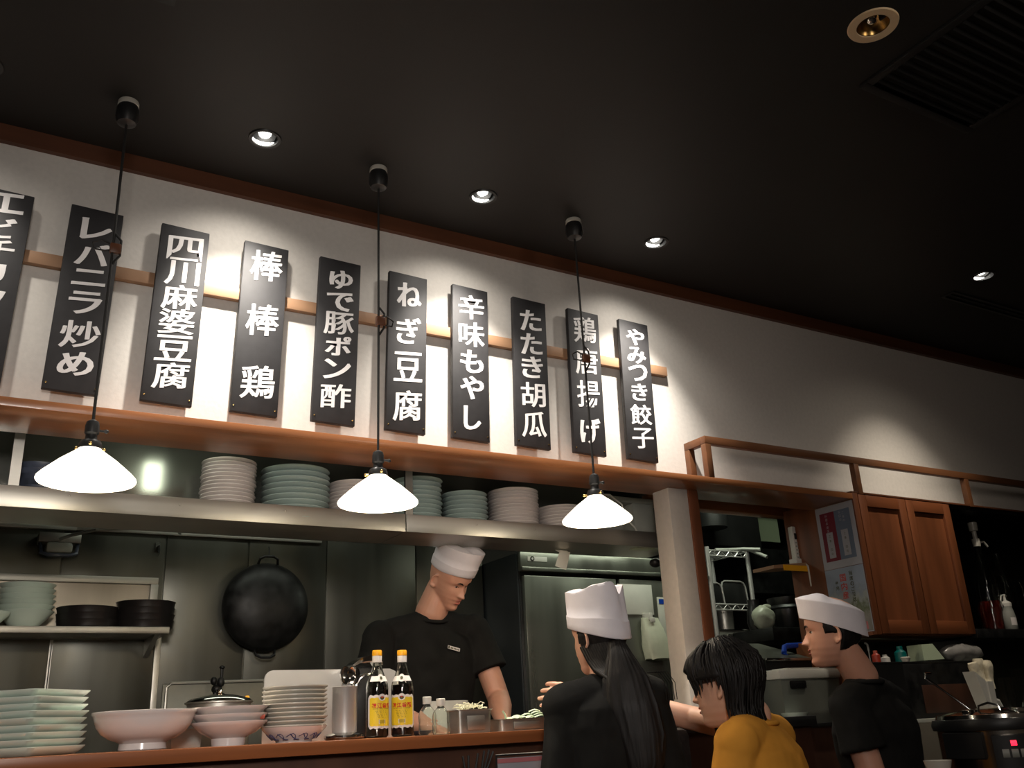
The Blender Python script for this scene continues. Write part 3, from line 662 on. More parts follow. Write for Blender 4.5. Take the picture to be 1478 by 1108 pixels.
# pile of plates with blue patterned bottom
q = at(424, 1068, 2.80)
pp = MB().lathe([(0, 0), (.055, 0), (.057, .004), (.080, .016), (.0935, .026), (.0935, .029), (.088, .028), (.055, .010), (0, .008)], n=48).mesh('plate', greywhite, ang=50)
o = tag(obj('patterned_bowl', MB().lathe([(0, 0), (.050, 0), (.052, .006), (.066, .012), (.088, .034), (.094, .042), (.090, .042), (.06, .016), (0, .012)], n=48), ceramic, loc=(q.x, 2.80, ZC), ang=50), 'white bowl with blue scrollwork under the counter plate pile', 'bowl')
mb = MB()
for k in range(26):
    a0 = 2*PI*k/26
    rr_ = lambda t: (.064+.022*t, .0105+.0225*t)
    pts = []
    for j in range(7):
        t = j/6; w = a0+.20*math.sin(t*PI)*(1 if k % 2 else -1)+.08*t; u = .25+.35*math.sin(t*PI*1.6); r1, z1 = rr_(u); pts.append(((r1+.0006)*math.cos(w+t*.2), (r1+.0006)*math.sin(w+t*.2), z1-.0004))
    mb.tube(pts, .0011, 5)
obj('scrollwork', mb, blue_ink, o)
stack('counter_plate', pp, 10, q.x, 2.80, ZC+.018, .0118, 'plate', 'off-white plate', 'the counter pile by the guard', 'off-white plates piled on the counter', jitter=.002)
# steel guard behind
a = at(383, 967, 2.95); b = at(575, 962, 2.95)
g = MB(); rr_ = .028; zt = a.z; pts = [(a.x, ZC), (a.x, zt-rr_)]+[(a.x+rr_-rr_*math.cos(t), zt-rr_+rr_*math.sin(t)) for t in (.3, .6, .9, 1.2, 1.5)]+[(b.x-rr_, zt), (b.x-rr_*.3, zt-rr_*.3), (b.x, zt-rr_), (b.x, ZC)]
g.loft([[Vector((x, 2.955, z)) for x, z in pts], [Vector((x, 2.961, z)) for x, z in pts]])
gd = tag(empty('steel_guard', ((a.x+b.x)/2, 2.958, ZC)), 'upright brushed steel guard with rounded corners behind the plate pile', 'guard')
child('sheet', g, satin_steel, gd, smooth=False)
child('foot', box(a.x+.02, b.x-.02, 2.961, 2.99, ZC, ZC+.004), steel, gd)
# utensil cylinder
q = at(497, 1062, 2.79)
uc = tag(empty('utensil_holder', (q.x, 2.79, ZC)), 'polished steel cylinder on a round dish, holding ladles', 'utensil holder')
obj('cylinder', MB().lathe([(.036, .006), (.037, .145), (.0385, .148), (.036, .149), (.034, .145), (.034, .012), (0, .012)], n=40, caps=False), satin_steel, uc)
obj('base', MB().lathe([(0, 0), (.054, 0), (.060, .006), (.060, .012), (.050, .018), (.040, .020), (.036, .012), (0, .012)], n=40), chrome, uc)
def ladle(x, y, rx, ry, lab, s=1.0, rot=0):
    r0 = tag(empty('ladle', (q.x+x, 2.79+y, ZC+.013)), lab, 'ladle', 'ladles in the steel cylinder')
    r0.rotation_euler = (rx, ry, rot)
    obj('stem', MB().tube([(0, 0, 0), (0, 0, .135), (0, -.004, .150)], .003, 8), chrome, r0)
    cup = MB(); vs = []
    m = Matrix.Translation((0, -.010, .168)) @ Matrix.Rotation(PI/2, 4, 'X')
    cup.lathe([(0.001, -.012), (.012, -.009), (.019, -.002), (.0205, .004), (.019, .004), (.011, -.005), (0.001, -.008)], n=24, caps=False, mx=m, sy=1.3)
    obj('bowl', cup, chrome, r0); return r0
ladle(-.012, 0, 0, .02, 'polished ladle standing bowl up at the left in the steel cylinder', rot=.5)
ladle(.008, -.006, -.05, .10, 'ladle leaning right behind the foremost ladle bowl', rot=-.6)
tn = tag(empty('tongs', (q.x+.012, 2.80, ZC+.013)), 'steel tongs leaning right out of the steel cylinder', 'tongs'); tn.rotation_euler = (0, .09, 0)
for s in (-1, 1):
    obj('arm', MB().tube([(0, s*.004, 0), (0.002, s*.008, .12), (.02, s*.014, .16), (.035, s*.016, .172), (.06, s*.004, .178)], .0045, 8), chrome, tn)
# dark canister behind the left bottle
q = at(520, 1060, 2.90)
cn = tag(empty('dark_canister', (q.x+.02, 2.90, ZC)), 'tall dark canister with a curved steel lid behind the left vinegar bottle', 'canister')
child('body', box(q.x-.035, q.x+.055, 2.87, 2.935, ZC, ZC+.215, .018), black_plastic, cn)
child('lid', MB().loft([[Vector((q.x-.04+.1*t, y, ZC+.216+.028*math.sin(t*PI*.9))) for y in (2.865, 2.94)]+[Vector((q.x-.04+.1*t, y, ZC+.210+.018*math.sin(t*PI*.9))) for y in (2.94, 2.865)] for t in [i/10 for i in range(11)]]), chrome, cn, ang=50)

# vinegar bottles
def label_patch(mb, r, a0, a1, z0, z1, k, off=.0006, scal=0, n=24, rf=None):
    rings = []
    for j in range(n+1):
        a = a0+(a1-a0)*j/n
        sc = scal*abs(math.sin(j/n*PI*5)) if scal else 0
        edge = scal*1.5*(1-min(1, j/2, (n-j)/2)) if scal else 0
        rf_ = rf if rf else (lambda z: r)
        zz0 = z0-sc+edge; zz1 = z1+sc-edge
        rings.append([Vector(((rf_(z)+off)*math.cos(a), (rf_(z)+off)*math.sin(a), z)) for z in [zz0+(zz1-zz0)*i/6 for i in range(7)]])
    return mb.loft(rings, k, caps=False, closed=False)
def wrap(r, az, zc, off=.0014):
    return lambda v: Vector(((r+off)*math.cos(az+v[0]/r), (r+off)*math.sin(az+v[0]/r), zc+v[1]))
def wrap_text(mb, text, r, az, zc, size, k, pitch=None, weight=.01, off=.0014, hh=None):
    f = wrap(r, az, zc, off)
    n = len(text); pitch = pitch or size*1.1
    for i, ch in enumerate(text):
        if ch == ' ': continue
        vs, fs, gw, gh = glyph(ch, weight)
        s = size/max(gw, gh, .6)
        x0 = (i-(n-1)/2)*pitch
        mb.add([f((v.x*s+x0, v.y*s*(hh or 1))) for v in vs], fs, k)
def vinegar(px, az, fill, lab):
    q = at(px, 1061, 2.785)
    r0 = tag(empty('vinegar_bottle', (q.x, 2.785, ZC)), lab, 'bottle', 'black vinegar bottles on the counter')
    r = .0345
    prof = [(r-.006, 0), (r, .006), (r, .140), (r-.002, .155), (r-.012, .180), (.0165, .198), (.0135, .212), (.0125, .222), (.0125, .226)]
    obj('glass', MB().lathe([(0, .002)]+prof+[(.0105, .226)]+[(max(.001, a-.0022), b) for a, b in prof[::-1][1:-2]]+[(.001, .006)], n=40, caps=False), bottle_glass, r0, ang=60)
    rf = lambda z: r-.0028 if z < .14 else (r-.0048 if z < .156 else max(.010, r-.0048-(z-.155)*.47))
    zs = [z for z in (.006, .05, .10, .14, .148, .155, .165, .175, .185, .195) if z < fill]+[fill]
    obj('vinegar', MB().lathe([(0, .005)]+[(rf(z), z) for z in zs]+[(0, fill)], n=36, caps=False), dark_liquid, r0)
    obj('cap', MB().lathe([(.0145, .217), (.0148, .235), (.0145, .236), (.0148, .2365), (.0148, .250), (.0135, .2525), (0, .2525)], n=32), [label_white], r0)
    obj('cap_top', MB().lathe([(.0151, .2365), (.0151, .250), (.0137, .2530), (0, .2530)], n=32), cap_yellow, r0)
    lb = label_patch(MB(), r, az-1.28, az+1.28, .028, .118, 0, scal=.0035)
    for kx in range(12):
        pass
    o = obj('label', lb, label_white, r0)
    mb = label_patch(MB(), r, az-1.12, az+1.12, .034, .112, 0, off=.0010, scal=.0018)
    obj('label_field', mb, label_yellow, o)
    mb = MB(); f = wrap(r, az, .112, .0015)
    mb.add([f((.011*math.cos(t), .010*math.sin(t)+.002)) for t in [2*PI*i/20 for i in range(20)]], [tuple(range(20))], 0)
    f2 = wrap(r, az, .113, .0018)
    mb.add([f2((.0065*math.cos(t), .0065*math.sin(t)*(1 if math.sin(t) < 0 else .6))) for t in [2*PI*i/16 for i in range(16)]], [tuple(range(16))], 1)
    mb.add([f2((x, y)) for x, y in ((-.004, .001), (0, -.001), (.004, .001), (0, .004))], [(0, 1, 2, 3)], 2)
    obj('emblem', mb, [label_white, label_ink, label_red], o, smooth=False)
    mb = MB()
    wrap_text(mb, '鎮江香醋', r, az, .0905, .0145, 0, pitch=.0160, weight=.035)
    wrap_text(mb, 'CHINKIANG VINEGAR', r, az, .0815, .0032, 1, pitch=.0032, weight=.0)
    for k in range(5):
        wrap_text(mb, '香醋 鎮江 米 醋 水 塩'[:11-k], r, az, .0745-.0045*k, .0024, 1, pitch=.0036)
    f = wrap(r, az, .043, .0016)
    mb.add([f(v) for v in ((-.010, -.005), (.010, -.005), (.010, .008), (-.010, .008))], [(0, 1, 2, 3)], 2)
    f = wrap(r, az, .043, .0020)
    for k in range(13):
        x = -.009+k*.00145; w = .0004+.0004*((k*7) % 3)/2
        mb.add([f(v) for v in ((x, -.003), (x+w, -.003), (x+w, .007), (x, .007))], [(0, 1, 2, 3)], 1)
    wrap_text(mb, '600 ml', r, az, .0295, .003, 1, pitch=.003)
    obj('label_print', mb, [label_red, label_ink, label_white], o, smooth=False)
    nf = lambda z: r-.002 if z < .155 else max(.013, r-.002-(z-.155)*.46)
    obj('neck_label', label_patch(MB(), r, az-1.2, az+1.2, .160, .176, 0, off=.0012, rf=nf, n=20), label_white, r0)
    mb = MB()
    for rr2, kk, of in ((.012, 0, .0022), (.005, 1, .0030)):
        pts = []
        for i in range(18):
            t = 2*PI*i/18; z = .170+rr2*math.sin(t); pts.append(Vector(((nf(z)+of)*math.cos(az+rr2*math.cos(t)/.032), (nf(z)+of)*math.sin(az+rr2*math.cos(t)/.032), z)))
        mb.add(pts, [tuple(range(18))], kk)
    obj('neck_emblem', mb, [label_white, label_ink], r0, smooth=False)
view = lambda x, y: math.atan2(-y, -x)
vinegar(544, view(1.16, 2.785)+.45, .172, 'full vinegar bottle with yellow cap and yellow label, left of two')
vinegar(581, view(1.24, 2.785)-.05, .150, 'partly used vinegar bottle with yellow cap, right of two, label facing front')

# clear squeeze bottles
def pet(px, Y, h, lab, tilt=0):
    q = at(px, 1056, Y)
    r0 = tag(empty('clear_bottle', (q.x, Y, ZC)), lab, 'bottle', 'small clear bottles with white caps')
    k = h/.115
    prof = [(0, 0), (.024, 0), (.027, .006), (.027, .03), (.0255, .036), (.027, .042), (.0275, .058), (.024, .072), (.015, .084), (.0105, .090), (.0105, .100)]
    prof = [(a, b*k) for a, b in prof]
    obj('bottle', MB().lathe(prof+[(.009, prof[-1][1])]+[(max(.001, a-.0014), b+.001) for a, b in prof[::-1][1:]], n=32, caps=False), glass, r0, ang=60)
    obj('cap', MB().lathe([(.0135, prof[-1][1]-.006), (.014, prof[-1][1]+.014), (.0125, prof[-1][1]+.016), (0, prof[-1][1]+.016)], n=24), white_plastic, r0)
pet(617, 2.80, .112, 'clear plastic bottle with white cap, left of two, right of the vinegar')
pet(637, 2.74, .102, 'clear plastic bottle with white cap, right of two, before the steel pan')
q = at(604, 1058, 2.86)
tag(obj('sauce_dish', MB().lathe([(0, 0), (.02, 0), (.036, .012), (.038, .014), (.034, .014), (.018, .005), (0, .004)], n=32), blue_dish, loc=(q.x+.01, 2.86, ZC), ang=50), 'small dark patterned sauce dish behind the right vinegar bottle', 'dish')
# steel pans
def pan(x0, x1, y0, y1, h, lab):
    r0 = tag(empty('steel_pan', ((x0+x1)/2, (y0+y1)/2, ZC)), lab, 'pan', 'rectangular steel pans on the counter')
    def rr(dx, dy, z, p=.22):
        return [Vector((dx*math.copysign(abs(math.cos(a))**p, math.cos(a)), dy*math.copysign(abs(math.sin(a))**p, math.sin(a)), z)) for a in [2*PI*(i+.5)/40 for i in range(40)]]
    dx = (x1-x0)/2; dy = (y1-y0)/2
    obj('pan', MB().loft([rr(dx-.004, dy-.004, 0), rr(dx-.002, dy-.002, h-.004), rr(dx+.003, dy+.003, h-.002), rr(dx+.003, dy+.003, h), rr(dx-.005, dy-.005, h), rr(dx-.007, dy-.007, .004)]), steel, r0, ang=40)
    obj('embossed_panel', box(-dx*.5, dx*.5, -dy-.0030, -dy-.001, h*.12, h*.72, .001), steel, r0)
    return r0
p1 = at(661, 1023, 2.74); p2 = at(711, 1022, 2.74)
pan(p1.x, p2.x, 2.74, 2.83, p2.z-ZC, 'steel pan heaped with bean sprouts on the counter')
mb = MB()
for k in range(70):
    x = p1.x+.02+random.random()*(p2.x-p1.x-.04); y = 2.75+random.random()*.07; z = p2.z-.006+random.random()*.010+.012*math.exp(-((x-p1.x-.07)/.03)**2); a = random.random()*6.3; L = .018+.012*random.random(); dz = random.uniform(-.004, .012)
    mb.tube([(x, y, z), (x+L*.5*math.cos(a), y+L*.5*math.sin(a), z+dz), (x+L*math.cos(a+.5), y+L*math.sin(a+.5), z+dz*.4)], .0014, 5)
mb.box(p1.x+.01, p2.x-.01, 2.75, 2.82, ZC+.02, p2.z-.008)
tag(obj('bean_sprouts', mb, sprout), 'heap of pale bean sprouts in the left steel pan', 'vegetables', kind='stuff')
p1 = at(722, 1037, 2.72); p2 = at(796, 1034, 2.72)
pan(p1.x, p2.x, 2.72, 2.81, p2.z-ZC, 'lower steel pan with pale greens, right of the sprout pan')
mb = MB()
for k in range(30):
    x = p1.x+.05+random.random()*(p2.x-p1.x-.07); y = 2.735+random.random()*.06; z = p2.z-.006+.032*((x-p1.x)/(p2.x-p1.x))**2*random.random(); a = random.uniform(-.5, .5); L = .04
    mb.loft([[Vector((x-L*.5*math.cos(a)+L*t*math.cos(a), y+L*(t-.5)*math.sin(a)+s*.010*math.sin(PI*(t*.9+.05)), z+.006*math.sin(PI*t)+dz)) for s, dz in ((-1, 0), (0, .003), (1, 0), (0, -.002))] for t in (0, .25, .5, .75, 1)])
mb.tube([(p1.x+.035, 2.74, p2.z-.01), (p1.x+.030, 2.74, p2.z+.012), (p1.x+.022, 2.74, p2.z+.024)], .003, 6)
mb.box(p1.x+.01, p2.x-.01, 2.73, 2.80, ZC+.01, p2.z-.006)
tag(obj('sliced_greens', mb, leaf), 'pale sliced greens in the right steel pan', 'vegetables', kind='stuff')
# boxes behind bowl
p1 = at(243, 1060, 2.93); p2 = at(290, 1060, 2.93)
o = tag(obj('steel_box', MB().loft([[Vector((x, y, z)) for x, y in ((p1.x+s, 2.90+s), (p2.x-s, 2.90+s), (p2.x-s, 2.985-s), (p1.x+s, 2.985-s))] for z, s in ((ZC, .006), (ZC+.045, .002), (ZC+.05, 0), (ZC+.05, .006), (ZC+.01, .01))]), steel, smooth=False), 'small steel box behind the footed bowl and dishes', 'box')
q = at(314, 1016, 3.2)
pt = tag(empty('cooking_pot', (q.x, 3.18, 1.0)), 'round steel pot with domed lid behind the footed dishes', 'pot')
hz = q.z-1.0
obj('pot', MB().lathe([(0, 0), (.085, 0), (.092, .01), (.098, hz), (.105, hz+.002), (.105, hz+.006), (.09, hz+.004)], n=40, caps=False), steel, pt)
obj('lid', MB().lathe([(.103, hz+.006), (.095, hz+.014), (.05, hz+.026), (.012, hz+.030), (.008, hz+.036), (.012, hz+.042), (0, hz+.044)], n=40), chrome, pt)
obj('yellow_tag', box(.075, .088, -.03, -.02, hz+.008, hz+.022, .003), cap_yellow, pt)
# chopsticks & menu stand on the ledge
cp = tag(empty('chopstick_holder', (1.36, 2.585, .895)), 'dark chopstick holder on the ledge under the counter edge', 'holder')
obj('cup', MB().lathe([(0, 0), (.035, 0), (.037, .11), (.034, .11), (.032, .006), (0, .006)], n=28), black_plastic, cp)
for k, (px, py) in enumerate(((699, 1083), (706, 1082), (712, 1084), (690, 1087), (676, 1090), (668, 1091))):
    t = at(px, py, 2.585)
    tag(obj('chopstick', MB().tube([(1.36+.012*math.cos(k), 2.585+.012*math.sin(k), .903), tuple(t)], [.0022, .0034], 6), black_plastic), ['black chopstick left of three upright tips', 'black chopstick at the middle of three upright tips', 'black chopstick right of three upright tips, beside the menu card', 'black chopstick leaning slightly left in the holder', 'black chopstick leaning further left in the holder', 'black chopstick leaning furthest left in the holder'][k], 'chopstick', 'chopsticks in the dark holder')
a = at(716, 1090, 2.575); b = at(782, 1086, 2.575)
mc = tag(empty('menu_card', ((a.x+b.x)/2, 2.575, .895)), 'white menu card with a pink band in a black frame on the ledge', 'menu card')
zt = a.z
child('card', box(a.x, b.x+.03, 2.573, 2.577, .90, zt-.008), poster_white, mc)
child('pink_band', box(a.x, b.x+.03, 2.571, 2.573, zt-.022, zt-.010), poster_pink, mc)
child('frame', MB().tube([(a.x, 2.574, .897), (a.x, 2.574, zt), (b.x+.03, 2.574, zt), (b.x+.03, 2.574, .897)], .0042, 6), black_plastic, mc)
# ================================================================ PEOPLE
def interp(tab, z):
    if z <= tab[0][0]: return tab[0][1]
    for (a, u), (b, v) in zip(tab, tab[1:]):
        if z <= b:
            t = (z-a)/(b-a); t = t*t*(3-2*t)*.5+t*.5
            return u+(v-u)*t
    return tab[-1][1]
FR = [(0, .27), (.03, .335), (.09, .362), (.15, .345), (.20, .362), (.24, .355), (.275, .372), (.32, .358), (.40, .355), (.46, .350), (.50, .345), (.56, .372), (.62, .380), (.70, .372), (.80, .325), (.88, .25), (.95, .14), (1, .02)]
BK = [(0, .02), (.08, .05), (.16, .12), (.25, .24), (.35, .35), (.45, .40), (.55, .43), (.65, .435), (.75, .41), (.85, .33), (.92, .23), (.97, .12), (1, .02)]
WD = [(0, .07), (.03, .12), (.09, .17), (.18, .225), (.27, .262), (.36, .283), (.46, .298), (.56, .312), (.66, .322), (.76, .305), (.85, .25), (.92, .17), (.97, .09), (1, .015)]
def head_pt(th, z, H, grow=0.0, face=True):
    """th 0 = front, + = right; z 0 chin .. 1 crown, local metres with origin at mid height"""
    w = interp(WD, z); c = math.cos(th); s = math.sin(th)
    d = interp(FR, z) if c > 0 else interp(BK, z)
    x = w*math.copysign(abs(s)**.92, s); y = d*math.copysign(abs(c)**(.86 if c > 0 else .95), c)
    if face and c > 0:
        g = lambda x0, z0, sx, sz: math.exp(-((abs(x)-x0)/sx)**2-((z-z0)/sz)**2)
        y -= .040*g(.13, .505, .065, .045)            # eye sockets
        y += .014*g(.13, .50, .040, .022)             # lids
        y += .012*g(.12, .575, .09, .025)             # brow
        y += .018*g(.16, .38, .07, .07)               # cheeks
        n = max(0, 1-abs((z-.345))/.20) if z > .345 else max(0, 1-(.345-z)/.045)
        wn = .028+.028*max(0, 1-abs(z-.355)/.06)
        y += .130*(n**.9)*math.exp(-(x/wn)**2)
        y += .022*g(.055, .345, .022, .028)           # nostril wings
        y += .016*g(0, .262, .09, .016)+.016*g(0, .208, .075, .018)-.012*g(0, .236, .10, .008)
        y += .012*g(0, .09, .09, .05)
    p = Vector((x, y, z-.5))*H
    if grow:
        q = Vector((x, y, (z-.55)*.9)); q.normalize(); p += q*grow
    return p
def head_mb(mb, M, H):
    NZ, NT = 56, 72; rings = []
    for j in range(NZ+1):
        z = j/NZ
        rings.append([M @ head_pt(2*PI*i/NT, z, H) for i in range(NT)])
    mb.loft(rings)
    for s in (-1, 1):   # ears: dish with rim
        E = M @ Matrix.Translation((s*.308*H, -.035*H, -.065*H)) @ Matrix.Rotation(s*.35, 4, 'Z') @ Matrix.Rotation(-.18, 4, 'X')
        mb.ball((-s*.012*H, 0, 0), .014*H, .070*H, .120*H, mx=E, n=16)
        pts = [E @ Vector((s*.020*H, .070*H*math.cos(t), .125*H*math.sin(t)+.005*H)) for t in [-.3+ (PI*1.45)*i/14-0.0 for i in range(15)]]
        pts = [E @ Vector((s*.022*H, -.005*H+.068*H*math.cos(t)*-1, .115*H*math.sin(t))) for t in [-1.3+2.9*i/14 for i in range(15)]]
        mb.tube(pts, .018*H, 8)
        mb.ball((s*.008*H, .01*H, -.105*H), .02*H, .035*H, .035*H, mx=E, n=12)
    return mb
def ev(mb, name, m, voxel, smooth=3, post=None, remesh=True):
    me = bpy.data.meshes.new('tmp'); me.from_pydata(mb.v, [], mb.f); me.update()
    o = bpy.data.objects.new('tmp', me); COL.objects.link(o)
    if remesh:
        r = o.modifiers.new('r', 'REMESH'); r.mode = 'VOXEL'; r.voxel_size = voxel
    if smooth:
        q = o.modifiers.new('s', 'SMOOTH'); q.factor = .5; q.iterations = smooth
    dg = bpy.context.evaluated_depsgraph_get(); dg.update()
    out = bpy.data.meshes.new_from_object(o.evaluated_get(dg))
    bpy.data.objects.remove(o); bpy.data.meshes.remove(me)
    out.name = name; out.materials.clear(); out.materials.append(m)
    if post:
        for v in out.vertices: v.co = post(v.co.copy())
    out.polygons.foreach_set('use_smooth', [True]*len(out.polygons)); out.update()
    return out
def hand(mb, wrist, d, n, L=.175, spread=.10, curl=(.25, .35, .45, .55), thumb=1, thumb_out=.9):
    """wrist point, pointing direction d, palm normal n; fingers as chains of capsules"""
    d = Vector(d).normalized(); n = Vector(n); n = (n-d*n.dot(d)).normalized(); s = d.cross(n)*thumb
    w = Vector(wrist); P = .52*L
    mb.capsule(w, w+d*.02, .024, .026)
    for k, off in enumerate((-.9, -.3, .3, .9)):
        mb.capsule(w+s*off*-.010+d*.015, w+d*P+s*off*-.027, .016, .0125)
    for k, (ln, off) in enumerate(zip((.40, .45, .42, .33), (-.95, -.32, .32, .95))):
        a = -off*spread; dd = (d*math.cos(a)+s*math.sin(a)).normalized(); b = w+d*P*.97+s*off*-.027; seg = ln*L
        ang = 0; p = b; rr = .0092
        for j, f in enumerate((.48, .30, .25)):
            ang += curl[k]*(.7 if j == 0 else 1)
            q = p+(dd*math.cos(ang)+n*-math.sin(ang))*seg*f
            mb.capsule(p, q, rr, rr*.92, n=10); p = q; rr *= .92
    a = w+d*.025+s*.022; dd = (d*math.cos(thumb_out)+s*math.sin(thumb_out)).normalized()
    b = a+dd*.042; mb.capsule(a, b, .014, .0115, n=10); dd = (dd+d*.5-n*.25).normalized()
    c = b+dd*.032; mb.capsule(b, c, .011, .010, n=10); mb.capsule(c, c+(dd+d*.3).normalized()*.022, .010, .008, n=10)
def ring(c, r, f, rx, ry, n=28, p=.85):
    return [Vector(c)+r*rx*math.copysign(abs(math.cos(a))**p, math.cos(a))+f*ry*math.copysign(abs(math.sin(a))**p, math.sin(a)) for a in [2*PI*i/n for i in range(n)]]
def wrinkle(amp, sc, seed=0):
    def f(co):
        n = noise.noise(Vector((co.x*sc+seed, co.y*sc, co.z*sc*.55)))
        m = 1-abs(noise.noise(Vector((co.x*sc*1.7-seed, co.y*sc*1.7+3, co.z*sc*.8))))*2
        v = noise.noise_vector(Vector((co.x*sc*.7, co.y*sc*.7, co.z*sc*.7+seed)))
        return co+v*(amp*n*1.4)+v.normalized()*(amp*.25*m)
    return f
class Person:
    pass
def person(name_lab, foot, yaw, spec):
    """yaw: forward = (-sin, cos). spec joints in world coordinates"""
    root = tag(empty('person', foot), name_lab, 'person')
    B = Vector(foot)
    f = Vector((-math.sin(yaw), math.cos(yaw), 0)); r = Vector((math.cos(yaw), math.sin(yaw), 0)); u = Vector((0, 0, 1))
    S = spec; sk = S['skin']; H = S['H']
    body = MB(); Mh = S['M']; head_mb(body, Mh, H)
    nb = Vector(S['neck']); hb = Mh @ Vector((0, -.10*H, -.26*H))
    body.capsule(hb, nb, S.get('nr', .052), S.get('nr', .052)*1.12, n=24)
    shL, shR = Vector(S['shL']), Vector(S['shR']); hip = Vector(S['hip']); w = S['w']; dp = S['d']
    tz = (shL.z+shR.z)/2; tc = (shL+shR)/2
    def torso(mb, g):
        lev = [(0.0, w*.86, dp*.98), (.18, w*.84, dp*.95), (.40, w*.80, dp*.88), (.62, w*.90, dp*.98), (.80, w*.97, dp*1.0), (.93, w*.88, dp*.88), (1.03, w*.50, dp*.62), (1.08, w*.22, dp*.4)]
        rr = []
        for t, a, b in lev:
            c = hip.lerp(tc, min(t, 1.1)); c = c+f*(.012*math.sin(t*PI))
            rr.append(ring(c, r, f, a+g, b+g))
        mb.loft(rr)
        for s in (shL, shR):
            mb.capsule(nb-u*.035, s+u*-.005, .042+g, .050+g, n=20)
    torso(body, -.004)
    arms = S['arms']; ar = S.get('ar', (.046, .038, .026))
    for sh, el, wr in arms:
        sh, el, wr = Vector(sh), Vector(el), Vector(wr)
        body.capsule(sh, el, ar[0], ar[1], n=20); body.capsule(el, el.lerp(wr, .35), ar[1], ar[1]*1.03, n=20); body.capsule(el.lerp(wr, .35), wr, ar[1]*1.03, ar[2], n=20)
    for h in S['hands']: hand(body, **h)
    legs = S['legs']
    for hp, kn, an in legs:
        hp, kn, an = map(Vector, (hp, kn, an))
        body.capsule(hp, kn, .078, .052, n=20); body.capsule(kn, kn.lerp(an, .35), .05, .052, n=20); body.capsule(kn.lerp(an, .35), an, .052, .036, n=20)
        body.capsule(an-u*.0, an+f*.10-u*.045, .035, .028, n=14)
    off = lambda co: co-B
    me = ev(body, 'body', sk, S.get('voxel', .0038), 3, off)
    bo = obj('body', me, None, root)
    # clothes
    sh_ = MB(); torso(sh_, .014)
    sl = S.get('sleeve', .55); g = S.get('loose', .016)
    for k, (sa, el, wr) in enumerate(arms):
        sa, el, wr = Vector(sa), Vector(el), Vector(wr)
        sll = sl[k] if isinstance(sl, (list, tuple)) else sl
        if sll <= 1:
            e = sa.lerp(el, sll); sh_.capsule(sa, sa.lerp(e, .5), ar[0]+g*.8, ar[0]+g, n=20)
            t = (e-sa).normalized(); uu = t.orthogonal().normalized(); ww = t.cross(uu)
            sh_.loft([[p+(uu*math.cos(2*PI*i/24)+ww*math.sin(2*PI*i/24))*q for i in range(24)] for p, q in ((sa, ar[0]+g*.6), (sa.lerp(e, .6), ar[0]+g*1.05), (e, ar[0]+g*1.35))])
        else:
            sh_.capsule(sa, el, ar[0]+g*.8, ar[1]+g*.9, n=20); sh_.capsule(el, el.lerp(wr, sll-1), ar[1]+g*.9, ar[2]+g*.9, n=20)
    wf = wrinkle(.010, 12, S.get('seed', 1))
    neckc = nb
    me = ev(sh_, 'shirt', S['shirt'], .006, 4, lambda co: wf(co)-B)
    obj('shirt', me, None, root)
    # collar band
    cb = MB(); c0 = nb.lerp(hb, .02)-u*.010+S.get('coll', Vector((0, 0, 0)))
    pts = [c0+r*.068*math.cos(a)+f*.066*math.sin(a)-u*(.012+.022*max(0, math.sin(a))) for a in [2*PI*i/28 for i in range(29)]]
    cb.tube([p-B for p in pts], .0075, 8, caps=False); obj('collar', cb, S['shirt'], root, ang=80)
    tr = MB()
    tr.loft([ring(hip+u*.06, r, f, w*.86, dp*1.0), ring(hip-u*.03, r, f, w*.90, dp*1.08), ring(hip-u*.12, r, f, w*.86, dp*1.0)])
    for hp, kn, an in legs:
        hp, kn, an = map(Vector, (hp, kn, an))
        tr.capsule(hp, kn, .092, .068, n=20); tr.capsule(kn, an+u*.02, .066, .056, n=20)
    obj('trousers', ev(tr, 'trousers', cloth_trouser, .012, 3, off), None, root)
    for hp, kn, an in legs:
        an = Vector(an); s = MB().capsule((0, 0, 0), (0, 0, 0), .01, .01); s = MB()
        c = Vector((an.x, an.y, 0))
        s.loft([ring(c+f*.05+u*z, r, f, a, b, p=.7) for z, a, b in ((0.0, .042, .125), (.02, .046, .13), (.045, .044, .12), (.075, .040, .06), (.10, .042, .048))])
        s.v = [tuple(Vector(v)-B) for v in s.v]
        obj('shoe', s, black_plastic, root, ang=60)
    # facial parts
    for s in (-1, 1):
        e = Mh @ head_pt(s*.375, .500, H, face=False); fw = (Mh.to_3x3() @ Vector((s*.18, 1, 0))).normalized(); mx3 = Mh.to_3x3()
        look = S.get('lid', 0)
        pE = Mh @ head_pt(s*.375, .500, H)
        X = Mh.to_3x3().to_4x4(); X.translation = pE-fw*.0035-B
        X = X @ Matrix.Rotation(-s*.30, 4, 'Z')
        eb = MB().ball((0, 0, 0), .0125, .006, .0046*(1-look*.55), mx=X, n=14)
        eo = obj('eye', eb, eye_white, root, ang=80)
        X2 = X @ Matrix.Translation((0, .0035, -.001*look))
        obj('iris', MB().ball((0, 0, 0), .0052, .0034, .0045*(1-look*.5), mx=X2, n=12), eye_dark, eo)
        lash = [Mh @ (head_pt(s*a, z, H)+Vector((0, .0010, 0)))-B for a, z in ((.22, .500), (.30, .514-.008*look), (.40, .517-.010*look), (.49, .508-.008*look))]
        obj('eyelash', MB().tube(lash, [.0008, .0014, .0014, .0008], 6), eye_dark, eo)
        br = [Mh @ (head_pt(s*a, z, H)+Vector((0, .0005, 0)))-B for a, z in ((.17, .575), (.27, .592), (.40, .597), (.54, .578))]
        obj('eyebrow', MB().tube(br, [.0022, .0034, .0030, .0012], 8), hair_m, root)
    lp = MB()
